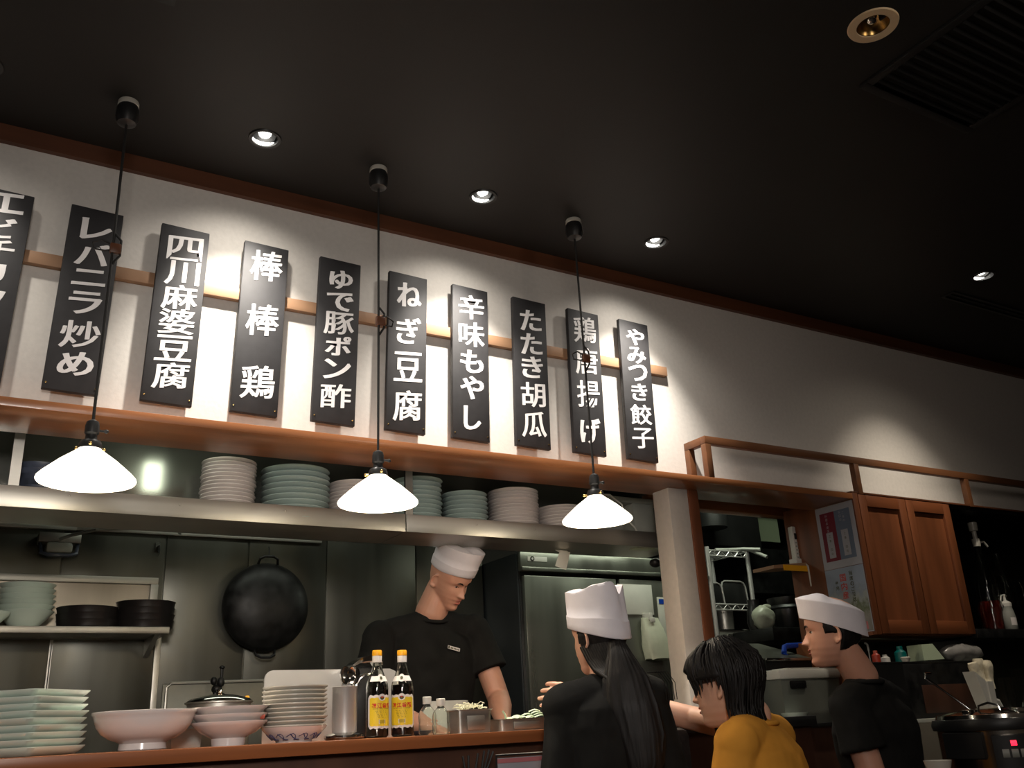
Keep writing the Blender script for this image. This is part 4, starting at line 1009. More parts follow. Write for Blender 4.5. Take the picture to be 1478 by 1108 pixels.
    for z, rr2 in ((.262, .0036), (.212, .0044)):
        lp.tube([Mh @ (head_pt(a, z+(.004 if z > .23 else -.002)*math.cos(a*5)-.004, H)-Vector((0, .0004, 0)))-B for a in (-.26, -.15, -.05, .05, .15, .26)], [.0006, rr2*.8, rr2, rr2, rr2*.8, .0006], 8)
    obj('lips', lp, lip_m, root, ang=80)
    P = Person(); P.root = root; P.B = B; P.M = Mh; P.f = f; P.r = r; P.u = u; P.H = H; return P
def headM(c, yaw, pitch=0, roll=0):
    return Matrix.Translation(c) @ Matrix.Rotation(yaw, 4, 'Z') @ Matrix.Rotation(pitch, 4, 'X') @ Matrix.Rotation(roll, 4, 'Y')
def hair(P, name, fn, jag=.01, NZ=50, NT=96, seed=0, zlow=-.05, zc=0):
    """shell over the skull; fn(th,z) = thickness in metres (negative = under the skin)"""
    rings = []
    for j in range(NZ+1):
        z = zlow+(1-zlow)*j/NZ; row = []
        for i in range(NT):
            th = 2*PI*i/NT; th_ = th if th <= PI else th-2*PI
            t = fn(th_, z)+jag*(noise.noise(Vector((math.cos(th)*9+seed, math.sin(th)*9, z*2)))*.6+noise.noise(Vector((math.cos(th)*24, math.sin(th)*24+seed, z*3)))*.4)
            zs = max(z, zc) if (zc and t > 0) else max(0.0, z)
            row.append(P.M @ (head_pt(th, zs, P.H, grow=t, face=False)+Vector((0, 0, (z-zs)*P.H*.9)))-P.B)
        rings.append(row)
    return obj(name, MB().loft(rings), hair_m, P.root, ang=80)
def cap_hat(P, hb, hf, tiltx=0.0, flare=.06, z0f=.70, z0b=.42, crease='fold', w=1.06, m=None, peak=0, notch=0):
    """cloth cap: band following the skull, rising hf at the front and hb at the back"""
    H = P.H; N = 72; rings = []
    def base(th, t):
        c = math.cos(th); z0 = z0b+(z0f-z0b)*(.5+.5*c); h = hb+(hf-hb)*(.5+.5*c)
        nt = math.exp(-((math.sin(th)-.12)/.20)**2)*max(0, -c)*t
        h = h-notch*nt-notch*.5*t*abs(math.sin(th))**8+notch*.25*t*math.exp(-((math.sin(th)+.35)/.2)**2)*max(0, -c)
        zz = z0+h*t/H
        wd = max(interp(WD, min(z0, .72)), .315)*w; dd = (.385 if c > 0 else .435)*w
        k = 1+flare*t-(.07*nt if notch else 0)
        x = wd*math.copysign(abs(math.sin(th))**.95, math.sin(th))*k; y = dd*c*k
        return Vector((x, y, zz-.5))*H
    for t in (0, .0, .02, .15, .33, .34, .36, .6, .8, .95, 1):
        g = .0025 if 0 < t < .345 and crease == 'fold' else 0
        rings.append([base(2*PI*i/N, t)*1+Vector((math.sin(2*PI*i/N)*g, math.cos(2*PI*i/N)*g, 0))+Vector((0, 0, .0015*math.sin(6*PI*i/N+t*7))) for i in range(N)])
    top = rings[-1]
    c = sum(top, Vector())/N
    for q in (.95, .85, .7, .5, .3, .12):
        row = []
        for i, p in enumerate(top):
            v = c+(p-c)*q; xr = v.x/(H*.33); yr = v.y/(H*.42)
            if crease == 'fold':
                dz = -.024*math.exp(-(xr/.28)**2)*(1-q**4)+.020*(1-q**2)*(abs(xr)**.6)*(1-abs(xr)**4*.6)
            else:
                dz = .034*(1-q*q)+.006*math.sin(yr*4+1)*(1-q)-.010*math.exp(-((yr+.15)/.22)**2)*(1-q**2)
            dz += .0035*noise.noise(Vector((xr*3, yr*3, 1+peak)))*(1-q**6)
            row.append(v+Vector((0, 0, dz)))
        rings.append(row)
    inner = [[p*.985 for p in rings[0]]]
    rr = [[P.M @ p-P.B for p in row] for row in rings]
    o = obj('cloth_cap', MB().loft(rr), m or cloth_white, P.root, ang=70)
    return o
V = Vector
# ---------------- the bald cook
Mc = headM(V((1.784, 3.510, 1.746)), math.radians(180+25), math.radians(-37), math.radians(8))
P = person('bald cook in white cap and black t-shirt looking down behind the counter', (1.748, 3.660, 0.000), PI, dict(
    skin=skin, H=.235, M=Mc, neck=(1.737, 3.600, 1.613), nr=.060, shL=(1.938, 3.620, 1.546), shR=(1.516, 3.640, 1.520), hip=(1.748, 3.660, 0.980), w=.205, d=.125,
    arms=[((1.938, 3.600, 1.541), (1.999, 3.520, 1.263), (1.912, 3.340, 1.176)), ((1.516, 3.620, 1.515), (1.439, 3.540, 1.253), (1.604, 3.340, 1.160))], ar=(.054, .046, .030),
    hands=[dict(wrist=(1.912, 3.340, 1.176), d=(.05, -.75, -.30), n=(0, -.2, 1), L=.18, thumb=1, curl=(.35, .4, .45, .5)), dict(wrist=(1.604, 3.340, 1.160), d=(.45, -.8, -.35), n=(0, 0, 1), L=.18, thumb=-1)],
    legs=[((1.840, 3.660, 0.900), (1.850, 3.640, 0.500), (1.850, 3.670, 0.080)), ((1.655, 3.660, 0.900), (1.645, 3.640, 0.500), (1.645, 3.670, 0.080))],
    shirt=cloth_black, sleeve=.60, loose=.020, lid=.8, seed=3))
cap_hat(P, .108, .110, z0f=.72, z0b=.60, flare=.08, crease='fold')
ap = MB(); lv = []
for k, z in enumerate((.50, .70, .90, 1.05, 1.20, 1.262)):
    lv.append([V((1.748+x*(.19 if z < 1.1 else .17), 3.655-.150-.012*math.cos(x*2.2)-.004*math.sin(9*x+z*7)+.10*abs(x)**3, z)) for x in [-1+2*i/24 for i in range(25)]]+[V((1.748+x*(.19 if z < 1.1 else .17), 3.655-.144-.012*math.cos(x*2.2)-.004*math.sin(9*x+z*7)+.10*abs(x)**3, z)) for x in [1-2*i/24 for i in range(25)]])
ap.loft(lv); ap.v = [tuple(V(v)-P.B) for v in ap.v]
obj('apron', ap, cloth_apron, P.root, ang=70)
lgq = at(653, 936, 3.498)
lo = MB().box(-.0275, .0275, -.001, .001, -.0065, .0065).box(-.026, -.020, -.0018, -.0008, -.005, .005, k=1)
for k in range(6): lo.box(-.015+k*.0068, -.0105+k*.0068, -.0018, -.0008, -.0035, .0025, k=1)
o = obj('chest_logo', lo, [label_white, label_ink], P.root, smooth=False); o.location = V((lgq.x, 3.485, lgq.z))-P.B; o.rotation_euler = (-.12, math.radians(14), 0)

# ---------------- the woman
Mw = headM(V((1.765, 2.46, 1.405)), math.radians(12), math.radians(-4), 0)
P = person('woman seen from behind in a white cap and black top with long black ponytail', (1.745, 2.36, 0), math.radians(4), dict(
    skin=skin_pale, H=.222, M=Mw, neck=(1.755, 2.425, 1.275), nr=.046, shL=(1.590, 2.42, 1.205), shR=(1.905, 2.41, 1.225), hip=(1.745, 2.37, .82), w=.178, d=.095,
    arms=[((1.590, 2.42, 1.200), (1.535, 2.40, .97), (1.62, 2.50, .98)), ((1.905, 2.41, 1.220), (1.945, 2.38, .99), (1.86, 2.50, .96))], ar=(.042, .036, .024),
    hands=[dict(wrist=(1.62, 2.50, .98), d=(.9, .1, 0), n=(0, 0, 1), L=.16, thumb=-1), dict(wrist=(1.86, 2.50, .96), d=(-.9, .1, 0), n=(0, 0, 1), L=.16, thumb=1)],
    legs=[((1.67, 2.37, .78), (1.67, 2.40, .44), (1.67, 2.35, .08)), ((1.82, 2.37, .78), (1.82, 2.40, .44), (1.82, 2.35, .08))],
    shirt=cloth_black, sleeve=1.8, loose=.014, seed=5))
for h_ in (1,):
    hair(P, 'hair', lambda th, z: (.004+.006*(abs(th)/PI))*(1 if z < .5 else max(-1, 1-(z-.5)*14)) if abs(th) > 1.30+.5*max(0, .55-z)+.35*max(0, z-.75)*-1 and z > .10+.12*(PI-abs(th)) else -.016, jag=.003, seed=2)
cap_hat(P, .172, .105, z0f=.70, z0b=.37, flare=-.03, crease='fold', peak=2, w=1.15, notch=.032)
pt = MB(); rings = []
path = [(1.765, 2.372, 1.385), (1.757, 2.345, 1.335), (1.75, 2.32, 1.27), (1.745, 2.30, 1.19), (1.755, 2.29, 1.11), (1.760, 2.285, 1.04), (1.755, 2.29, .98), (1.745, 2.295, .945)]
wd = [.024, .040, .066, .080, .078, .062, .040, .012]; dd = [.022, .024, .026, .026, .024, .02, .014, .006]
path2 = []; 
for i in range(29):
    t = i/28*(len(path)-1); k = min(int(t), len(path)-2); u_ = t-k
    path2.append((V(path[k]).lerp(V(path[k+1]), u_), wd[k]+(wd[k+1]-wd[k])*u_, dd[k]+(dd[k+1]-dd[k])*u_))
rdir = V((.82, -.57, 0)); bdir = V((-.57, -.82, 0))
for i, (c, a, b) in enumerate(path2):
    row = []
    for j in range(80):
        th = 2*PI*j/80; s = 1+.09*noise.noise(V((math.cos(th)*9, math.sin(th)*9, i*.06)))+.03*math.sin(th*31+i*.10+2*math.sin(th*3))
        row.append(c+rdir*a*math.cos(th)*s+bdir*b*math.sin(th)*s-P.B)
    rings.append(row)
obj('ponytail', pt.loft(rings), hair_m, P.root, ang=80)
sd_ = MB()
for k in range(16):
    a = P.M @ head_pt(-1.45-.1*k, .36, P.H, grow=.004, face=False); e = V(path[2])+rdir*(-.05+.006*k)+bdir*.01
    m_ = a.lerp(e, .5)+V((0, 0, -.022))
    sd_.tube([a-P.B, a.lerp(m_, .5)-P.B+V((0, 0, -.006)), m_-P.B, e-P.B], [.009, .009, .009, .008], 6)
for k in range(5):
    a = V((1.87+.01*k, 2.33, 1.275)); sd_.tube([a-P.B+V((-.03, 0, .01)), a-P.B+V((.0, -.01, .012)), a-P.B+V((.022, -.015, -.02)), a-P.B+V((.02, -.02, -.07))], .0012, 5)
obj('hair_strands', sd_, hair_m, P.root, ang=80)

# ---------------- the person in the mustard shirt
fy = math.radians(33)
My = headM(V((1.930, 2.10, 1.238)), math.radians(25), math.radians(-6), math.radians(0))
P = person('person with black bobbed hair in a mustard yellow t-shirt pointing over the counter', (2.0, 2.06, 0), fy, dict(
    skin=skin_pale, H=.225, M=My, neck=(1.990, 2.065, 1.148), nr=.047, shL=(1.850, 1.985, 1.085), shR=(2.140, 2.145, 1.092), hip=(2.03, 2.03, .60), w=.190, d=.11,
    arms=[((1.850, 1.985, 1.08), (1.80, 2.02, .83), (1.74, 2.20, .88)), ((2.140, 2.145, 1.09), (2.075, 2.42, 1.150), (1.85, 2.665, 1.243))], ar=(.043, .037, .024),
    hands=[dict(wrist=(1.74, 2.20, .88), d=(-.3, .9, 0), n=(0, 0, 1), L=.16, thumb=-1), dict(wrist=(1.845, 2.668, 1.244), d=(-.85, .30, .04), n=(-.35, -.93, .1), L=.165, thumb=-1, spread=.20, curl=(.05, .30, .42, .50), thumb_out=.6)],
    legs=[((1.95, 1.99, .58), (1.78, 2.25, .54), (1.80, 2.28, .08)), ((2.10, 2.08, .58), (1.95, 2.34, .54), (1.97, 2.36, .08))],
    shirt=cloth_yellow, sleeve=(.62, .10), loose=.020, seed=8))
def bob(th, z):
    a = abs(th)
    lim = -.08 if a > 2.1 else (.16 if a > 1.85 else (.50 if a > 1.0 else (.54 if a > .80 else .62)))
    g = (z-lim)/.05
    t = .014+.010*math.sin(min(1, max(0, z))*PI)
    if a > 2.0 and z < .35: t += .022*(.35-z)/.45
    return -.014+(t+.014)*max(0, min(1, g))
hair(P, 'hair', bob, jag=.006, seed=5, zlow=-.14, zc=.30)
st = MB(); random.seed(11)
for k in range(150):
    th = random.choice((-1, 1))*random.uniform(.9, PI); z1 = random.uniform(.80, .97); a = abs(th)
    lim = -.13 if a > 2.1 else (.16 if a > 1.85 else (.50 if a > 1.25 else .46)); lim += random.uniform(-.07, .06)
    pts = []
    for j in range(7):
        z = z1+(lim-z1)*j/6
        zs = max(z, .30) if a > 1.7 else max(z, 0)
        pts.append(P.M @ (head_pt(th+(random.random()-.5)*.02, zs, P.H, grow=.021+.003*(a > 2)+.002*math.sin(j)+(.05*max(0, .35-z) if a > 2 else 0), face=False)+V((0, 0, (z-zs)*P.H*.9)))-P.B)
    st.tube(pts, [.003, .0038, .004, .004, .0036, .0026, .0008], 5)
obj('hair_strands', st, hair_m, P.root, ang=80)
# stool
sx, sy = 2.04, 2.00
so = tag(empty('stool', (sx, sy, 0)), 'black padded stool under the person in the mustard shirt', 'stool')
obj('seat', MB().lathe([(0, 0), (.17, 0), (.18, .012), (.18, .04), (.165, .052), (0, .055)], c=(0, 0, .405), n=36), leather, so)
for k in range(4):
    a = PI/4+k*PI/2; obj('leg', MB().tube([(.12*math.cos(a), .12*math.sin(a), .405), (.16*math.cos(a), .16*math.sin(a), 0)], .014, 10), wood_dark, so)

# ---------------- the young cook in profile
Mg = headM(V((2.600, 2.265, 1.405)), math.radians(42), math.radians(-2), 0)
P = person('young cook in profile with a white cap and black t-shirt before the wooden cupboard', (2.76, 2.26, 0), math.radians(14), dict(
    skin=skin, H=.230, M=Mg, neck=(2.675, 2.24, 1.255), nr=.050, shL=(2.585, 2.235, 1.165), shR=(2.895, 2.31, 1.170), hip=(2.79, 2.27, .72), w=.180, d=.105,
    arms=[((2.585, 2.235, 1.16), (2.605, 2.19, .90), (2.56, 2.34, .78)), ((2.895, 2.31, 1.165), (2.93, 2.36, .92), (2.82, 2.50, .85))], ar=(.050, .042, .026),
    hands=[dict(wrist=(2.56, 2.34, .78), d=(-.2, .9, -.2), n=(0, 0, 1), L=.17, thumb=-1), dict(wrist=(2.82, 2.50, .85), d=(-.2, .9, 0), n=(0, 0, 1), L=.17, thumb=1)],
    legs=[((2.71, 2.25, .70), (2.70, 2.27, .40), (2.70, 2.25, .08)), ((2.87, 2.28, .70), (2.86, 2.30, .40), (2.86, 2.28, .08))],
    shirt=cloth_black, sleeve=.52, loose=.018, seed=12))
def crop(th, z):
    a = abs(th)
    if z > .76: return -.012
    f = (a-1.22)/.12 if z > .56 else min((a-1.20-.5*max(0, .50-z))/.12, (z-.42)/.05) if a < 1.62 else (z-.40)/.05 if a < 1.80 else min((a-1.72)/.12, (z-.17)/.06)
    return -.012+.018*max(0, min(1, f))
hair(P, 'hair', crop, jag=.0025, seed=9)
cap_hat(P, .082, .066, z0f=.735, z0b=.36, flare=.02, crease='soft', w=1.12)

# leather chair back between the woman and the mustard shirt
q = at(978, 1050, 2.50)
lc = tag(empty('leather_chair', (2.05, 2.525, 0)), 'black leather high chair whose back shows between the woman and the mustard shirt', 'chair')
obj('backrest', box(-.09, .08, -.03, .03, .62, q.z, .025), leather, lc)
obj('seat', box(-.10, .10, -.12, .04, .60, .66, .02), leather, lc)
for x in (-.08, .08):
    for y in (-.10, .02): obj('leg', box(x-.012, x+.012, y-.012, y+.012, 0, .60), wood_dark, lc)
# ================================================================ RIGHT SIDE
# wire rack
def rackpt(px, py, Y=3.95): return at(px, py, Y)
a = rackpt(1010, 796); b = rackpt(1078, 800); zt = b.z; zm = rackpt(1085, 876).z; xr = b.x; xl = 3.625
rk = tag(empty('wire_rack', ((xl+xr)/2, 4.05, 0)), 'chrome wire rack with trays behind the pillar', 'rack')
for y in (3.95, 4.25):
    for x in (xl, xr):
        child('post', MB().tube([(x, y, 0), (x, y, zt+.03)], .013, 10), satin_steel, rk)
for z in (zt, zm, .75):
    wl = MB()
    for y in (3.95, 4.25):
        wl.tube([(xl, y, z+.012), (xr, y, z+.012)], .004, 6).tube([(xl, y, z-.018), (xr, y, z-.018)], .004, 6)
        n = 9
        wl.tube([(xl+(xr-xl)*k/n, y, z+(.012 if k % 2 else -.018)) for k in range(n+1)], .003, 5)
    for x in (xl, xr): wl.tube([(x, 3.95, z+.012), (x, 4.25, z+.012)], .004, 6)
    for k in range(1, 12): x = xl+(xr-xl)*k/12; wl.tube([(x, 3.95, z+.016), (x, 4.25, z+.016)], .002, 5)
    child('wire_shelf', wl, satin_steel, rk)
child('post_collar', MB().lathe([(.015, -.03), (.018, 0), (.015, .01)], c=(xr, 3.95, zm-.02), n=16), chrome, rk)
tr0 = rackpt(1020, 842); 
def tray(px0, px1, py0, py1, Y, lab, lean=.10):
    p = at(px0, py1, Y); q2 = at(px1, py0, Y); w_ = (q2.x-p.x)/2; h_ = (q2.z-p.z)
    o = tag(empty('wire_tray', ((p.x+q2.x)/2, Y, zm+.018)), lab, 'tray', 'rounded steel trays standing on the rack'); o.rotation_euler = (-lean, 0, 0)
    rr = .03; pts = [(-w_, 0), (-w_, h_-rr), (-w_+rr*.3, h_-rr*.3), (-w_+rr, h_), (w_-rr, h_), (w_-rr*.3, h_-rr*.3), (w_, h_-rr), (w_, 0)]
    obj('rim', MB().tube([(x, 0, z) for x, z in pts]+[(-w_, 0, 0)], .005, 8), satin_steel, o)
    obj('mesh_panel', box(-w_+.004, w_-.004, .002, .006, .004, h_-.006, .001), dark_metal, o)
tray(1019, 1042, 838, 868, 3.98, 'small rounded steel tray standing at the left on the rack')
tray(1046, 1076, 835, 868, 3.99, 'larger rounded steel tray standing beside the rack post')
p = at(1043, 945, 3.98); q2 = at(1085, 908, 3.98)
cb_ = tag(empty('steel_canister', ((p.x+q2.x)/2, 4.06, .80)), 'square steel canister with a label holder on the rack, lower shelf', 'canister')
child('body', box(p.x, q2.x, 3.985, 4.16, .775, q2.z, .012), steel, cb_)
child('rim', box(p.x-.004, q2.x+.004, 3.98, 4.165, q2.z-.006, q2.z, .002), chrome, cb_)
child('label_holder', MB().tube([(p.x+.06, 3.982, q2.z-.03), (p.x+.13, 3.982, q2.z-.03), (p.x+.13, 3.982, q2.z-.06), (p.x+.06, 3.982, q2.z-.06), (p.x+.06, 3.982, q2.z-.03)], .002, 6), chrome, cb_)
a = at(1058, 895, 4.0)
tag(obj('steel_cup', MB().lathe([(0, 0), (.05, 0), (.055, .12), (.052, .12), (.048, .005), (0, .005)], n=28), steel, loc=(a.x, 4.07, q2.z+.001)), 'steel cup on top of the square canister in the rack', 'cup')
# tubes lying on the rack top
a = at(1050, 793, 4.0); 
for k, (x1, y1, x2, y2, lab) in enumerate(((1032, 792, 1098, 797, 'pale curved tube lying on top of the wire rack, upper of two'), (1045, 793, 1100, 806, 'pale curved tube lying on top of the wire rack, lower of two'))):
    p = at(x1, y1, 4.0); q2 = at(x2, y2, 3.85)
    tag(obj('hose', MB().tube([(p.x, 4.0, zt+.026), (p.x+.10, 3.99, zt+.030), ((p.x+q2.x)/2+.05, 3.93, zt+.026), (q2.x, 3.85-.04*k, zt+.012-.05*k)], .010, 8), grey_plastic), lab, 'hose', 'hoses on the rack')
# dark hood above, with bright panel
a = at(1010, 742, 4.2); b = at(1105, 750, 4.2); c = at(1150, 782, 4.2); d0 = at(1010, 790, 4.2)
hd2 = tag(empty('exhaust_hood', ((a.x+c.x)/2, 4.5, 2.2)), 'dark steel exhaust hood with a pale lit panel in the rear kitchen', 'hood')
child('box', box(a.x-.2, b.x-.06, 4.20, 4.85, d0.z+.02, 2.9, .01), dark_metal, hd2)
child('side_box', box(b.x-.05, c.x+.3, 4.22, 4.85, c.z+.26, 2.9, .01), dark_metal, hd2)
child('pale_panel', box(b.x-.04, c.x+.12, 4.45, 4.46, at(1145, 784, 4.45).z, at(1145, 750, 4.45).z+.08), mat('pale_panel', (.38, .45, .30), .5, .2), hd2)
child('lower_box', box(b.x-.05, c.x+.3, 4.40, 4.85, c.z-.30, c.z-.01, .006), iron, hd2)
child('duct', MB().lathe([(.10, 0), (.10, .5)], c=(a.x+.0, 4.12, d0.z+.1), n=24), dark_metal, hd2)
# dark passage side wall
struct('wall_passage_side', box(5.2, 5.3, 3.42, 4.9, 0, 2.9), dark_wall)

# cupboard
cx0, cx1 = 3.57, 4.285
zb = at(1400, 916, 2.862).z
cu = tag(empty('wooden_cupboard', (3.93, 3.05, zb)), 'reddish brown wooden wall cupboard with two panelled doors', 'cupboard')
child('carcass', MB().box(cx0, cx0+.02, 2.872, 3.30, zb, 2.103).box(cx0+.02, cx1, 3.2, 3.22, zb, 2.103).box(cx0+.02, cx1, 2.884, 3.2, zb, zb+.02).box(cx0+.02, cx1, 2.884, 3.2, 2.083, 2.103).box(cx1-.02, cx1, 2.884, 3.2, zb+.02, 2.083), cupboard_wood, cu)
child('side_panel', box(cx0-.004, cx0, 2.88, 3.30, zb+.0, 2.073), cupboard_wood, cu)
child('stile', box(cx0-.002, 3.604, 2.862, 2.884, zb, 2.103, .002), cupboard_wood, cu)
w_ = (cx1-3.608)/2
for k in range(2):
    x0 = 3.608+k*w_; x1 = x0+w_-.004; z0, z1 = zb+.004, 2.099; s = .052
    d = tag(empty('door', (0, 0, 0)), None, None); d.name = 'door'; d.parent = cu; d.location = V(((x0+x1)/2, 2.872, (z0+z1)/2))-V(cu.location)
    O = V(((x0+x1)/2, 2.872, (z0+z1)/2))
    def dchild(n, a0, a1, b0, b1, c0, c1, bev=.002, m=cupboard_wood):
        me = box(a0-O.x, a1-O.x, b0-O.y, b1-O.y, c0-O.z, c1-O.z, bev).mesh(n, m); o = bpy.data.objects.new(n, me); COL.objects.link(o); o.parent = d
    dchild('door_stile', x0, x0+s, 2.862, 2.884, z0, z1); dchild('door_stile', x1-s, x1, 2.862, 2.884, z0, z1)
    dchild('door_rail', x0+s, x1-s, 2.862, 2.884, z1-s*1.05, z1, m=cupboard_rail); dchild('door_rail', x0+s, x1-s, 2.862, 2.884, z0, z0+s*1.15, m=cupboard_rail)
    dchild('door_panel', x0+s-.002, x1-s+.002, 2.876, 2.882, z0+s, z1-s, 0)
# open frame on top
fz1 = 2.283
fm = tag(empty('ledge_railing', (4.2, 2.93, 2.10)), 'open wooden rail frame standing on the ledge and cupboard top', 'frame')
child('top_rail', box(2.69, X1, 2.862, 2.892, fz1-.034, fz1, .002), frame_wood, fm)
child('end_rail', box(2.69, 2.722, 2.892, 2.999, fz1-.034, fz1, .002), frame_wood, fm)
for x in (2.69, 3.618, 4.46, 5.30, 6.1):
    child('post', box(x, x+.032, 2.862, 2.892, 2.101, fz1-.034, .002), frame_wood, fm)
child('post', box(2.69, 2.722, 2.968, 2.999, 2.101, fz1-.034, .002), frame_wood, fm)
child('top_board', box(3.57, X1, 2.865, 3.0, 2.1035, 2.112, .001), wood_dark, fm)
# posters on the cupboard's left side
px_ = cx0-.0055
def poster(z0, z1, m, lab):
    r0 = tag(empty('poster', (px_, 2.98, (z0+z1)/2)), lab, 'poster'); h = (z1-z0)/2
    o = obj('sheet', box(-.0008, .0008, -.112, .112, -h, h), m, r0, smooth=False); return r0, h
pmx = lambda y, z: plane_mx((-.0016, y, z), (0, -1, 0), (0, 0, 1))
r1, h = poster(1.775, 2.07, poster_white, 'upper white poster with red and blue blocks on the cupboard side')
obj('red_block', box(-.0013, -.0008, .003, .090, -h+.035, h-.030), poster_red, r1, smooth=False)
obj('blue_block', box(-.0013, -.0008, -.088, .003, -h+.035, h-.030), poster_blue, r1, smooth=False)
obj('white_strip', box(-.0017, -.0013, .028, .066, -h+.050, -h+.170), poster_white, r1, smooth=False)
obj('white_strip', box(-.0017, -.0013, -.062, -.022, -h+.050, -h+.170), poster_white, r1, smooth=False)
mb = MB()
for txt, y, zt_, s, kk in (('料理長厳選', .052, h-.045, .013, 1), ('本日の', -.030, h-.042, .012, 1), ('ご案内', -.050, h-.048, .012, 1)):
    for i, ch in enumerate(txt): put_glyph(mb, ch, plane_mx((-.0019, y, zt_-i*.018), (0, -1, 0), (0, 0, 1)), s, s, k=kk)
for txt, y in (('三番 四号', .047), ('上番 四号', -.042)):
    for i, ch in enumerate(txt):
        if ch != ' ': put_glyph(mb, ch, plane_mx((-.0021, y, -h+.152-i*.021), (0, -1, 0), (0, 0, 1)), .012, .012, k=0)
obj('lettering', mb, [label_ink, poster_white], r1, smooth=False)
r2, h = poster(1.475, 1.773, poster_picture, 'lower poster with a hazy landscape and red and black vertical writing')
obj('border', MB().box(-.0013, -.0008, -.112, -.108, -h, h).box(-.0013, -.0008, -.108, .112, -h, -h+.004), poster_white, r2, smooth=False)
mb = MB()
for txt, y, zt_, s, kk, pt_ in (('当店のご飯は', -.035, h-.03, .020, 0, .024), ('国内産', .012, h-.045, .034, 1, .040), ('使用', .052, h-.065, .017, 0, .024)):
    for i, ch in enumerate(txt): put_glyph(mb, ch, plane_mx((-.0016, y, zt_-i*pt_), (0, -1, 0), (0, 0, 1)), s, s, weight=.02, k=kk)
mb.box(-.0018, -.0012, -.085, -.040, -h+.012, -h+.045, k=2)
put_glyph(mb, '米', plane_mx((-.0022, -.062, -h+.028), (0, -1, 0), (0, 0, 1)), .02, .02, weight=.02, k=1)
obj('lettering', mb, [label_ink, mat('poster_scarlet', (.42, .06, .05), .6), poster_pink], r2, smooth=False)

# open niche right of the cupboard
nz = zb+.03
ni = tag(empty('open_shelf', (5.0, 3.0, zb)), 'black open shelf right of the cupboard holding bottles', 'shelf')
child('board', box(cx1+.002, X1, 2.862, 3.30, zb-.012, nz, .002), iron, ni)
child('back', box(cx1+.002, X1, 3.29, 3.30, nz, 2.10), iron, ni)
child('top', box(cx1+.002, X1, 2.88, 3.29, 2.085, 2.10), iron, ni)
def jug(px, py, Y, lab, liquid=True, pump=True):
    q = at(px, py, Y); r0 = tag(empty('liquor_jug', (q.x, Y, nz)), lab, 'bottle', 'large clear jugs with moulded handles')
    prof = [(0, 0), (.058, 0), (.064, .01), (.064, .13), (.058, .15), (.060, .17), (.058, .23), (.050, .29), (.034, .345), (.020, .385), (.016, .42), (.016, .44)]
    obj('jug', MB().lathe(prof+[(.013, .44)]+[(max(.001, a-.003), b+.002) for a, b in prof[::-1][1:]], n=36, caps=False), bottle_glass, r0, ang=60)
    if liquid: obj('liquor', MB().lathe([(0, .004), (.059, .006), (.060, .125), (.054, .15), (0, .15)], n=32, caps=False), red_liquid, r0)
    obj('handle', MB().tube([(.045, -.03, .29), (.085, -.05, .285), (.095, -.055, .25), (.092, -.055, .19), (.07, -.045, .165), (.05, -.03, .17)], .010, 8), bottle_glass, r0)
    if pump:
        obj('cap', MB().lathe([(.019, .435), (.021, .47), (.020, .475), (0, .475)], n=24), greywhite, r0)
        obj('pump', MB().lathe([(.012, .475), (.012, .515), (.022, .517), (.024, .56), (.020, .563), (0, .563)], n=24).tube([(.01, 0, .455), (.05, -.01, .462), (.068, -.015, .435)], .006, 8), greywhite, r0)
jug(1436, 905, 2.98, 'clear jug of red liquor with white pump next to the cupboard')
jug(1462, 905, 3.12, 'empty looking clear jug behind the squeeze bottle at the right edge', liquid=False, pump=False)
q = at(1459, 905, 2.91)
sb = tag(empty('squeeze_bottle', (q.x, 2.91, nz)), 'grey squeeze bottle with white nozzle cap and label on the black shelf', 'bottle')
obj('body', MB().lathe([(0, 0), (.030, 0), (.034, .006), (.034, .06), (.030, .09), (.026, .105), (.027, .118), (.024, .122)], n=32), grey_plastic, sb)
obj('cap', MB().lathe([(.0275, .116), (.0275, .132), (.020, .140), (.008, .146), (.006, .168), (.008, .170), (.008, .178), (0, .179)], n=28), white_plastic, sb)
obj('strap', MB().tube([(-.002, 0, .174), (-.030, -.004, .170), (-.044, -.006, .145), (-.038, -.006, .125), (-.027, -.004, .120)], .0028, 6), white_plastic, sb)
obj('label', label_patch(MB(), .034, -2.35, -1.35, .022, .060, 0), label_white, sb)

# steel lip and dim counter under the cupboard
zl = at(1400, 922, 3.05).z
lp_ = tag(empty('steel_strip', (4.2, 3.2, zl)), 'thin steel light strip running under the cupboard and black shelf', 'strip')
child('strip', box(3.60, X1, 3.04, 3.06, zl-.004, zl+.010, .002), steel, lp_)
child('back', box(3.60, X1, 3.20, 3.22, 1.0, zb), steel_wall, lp_)
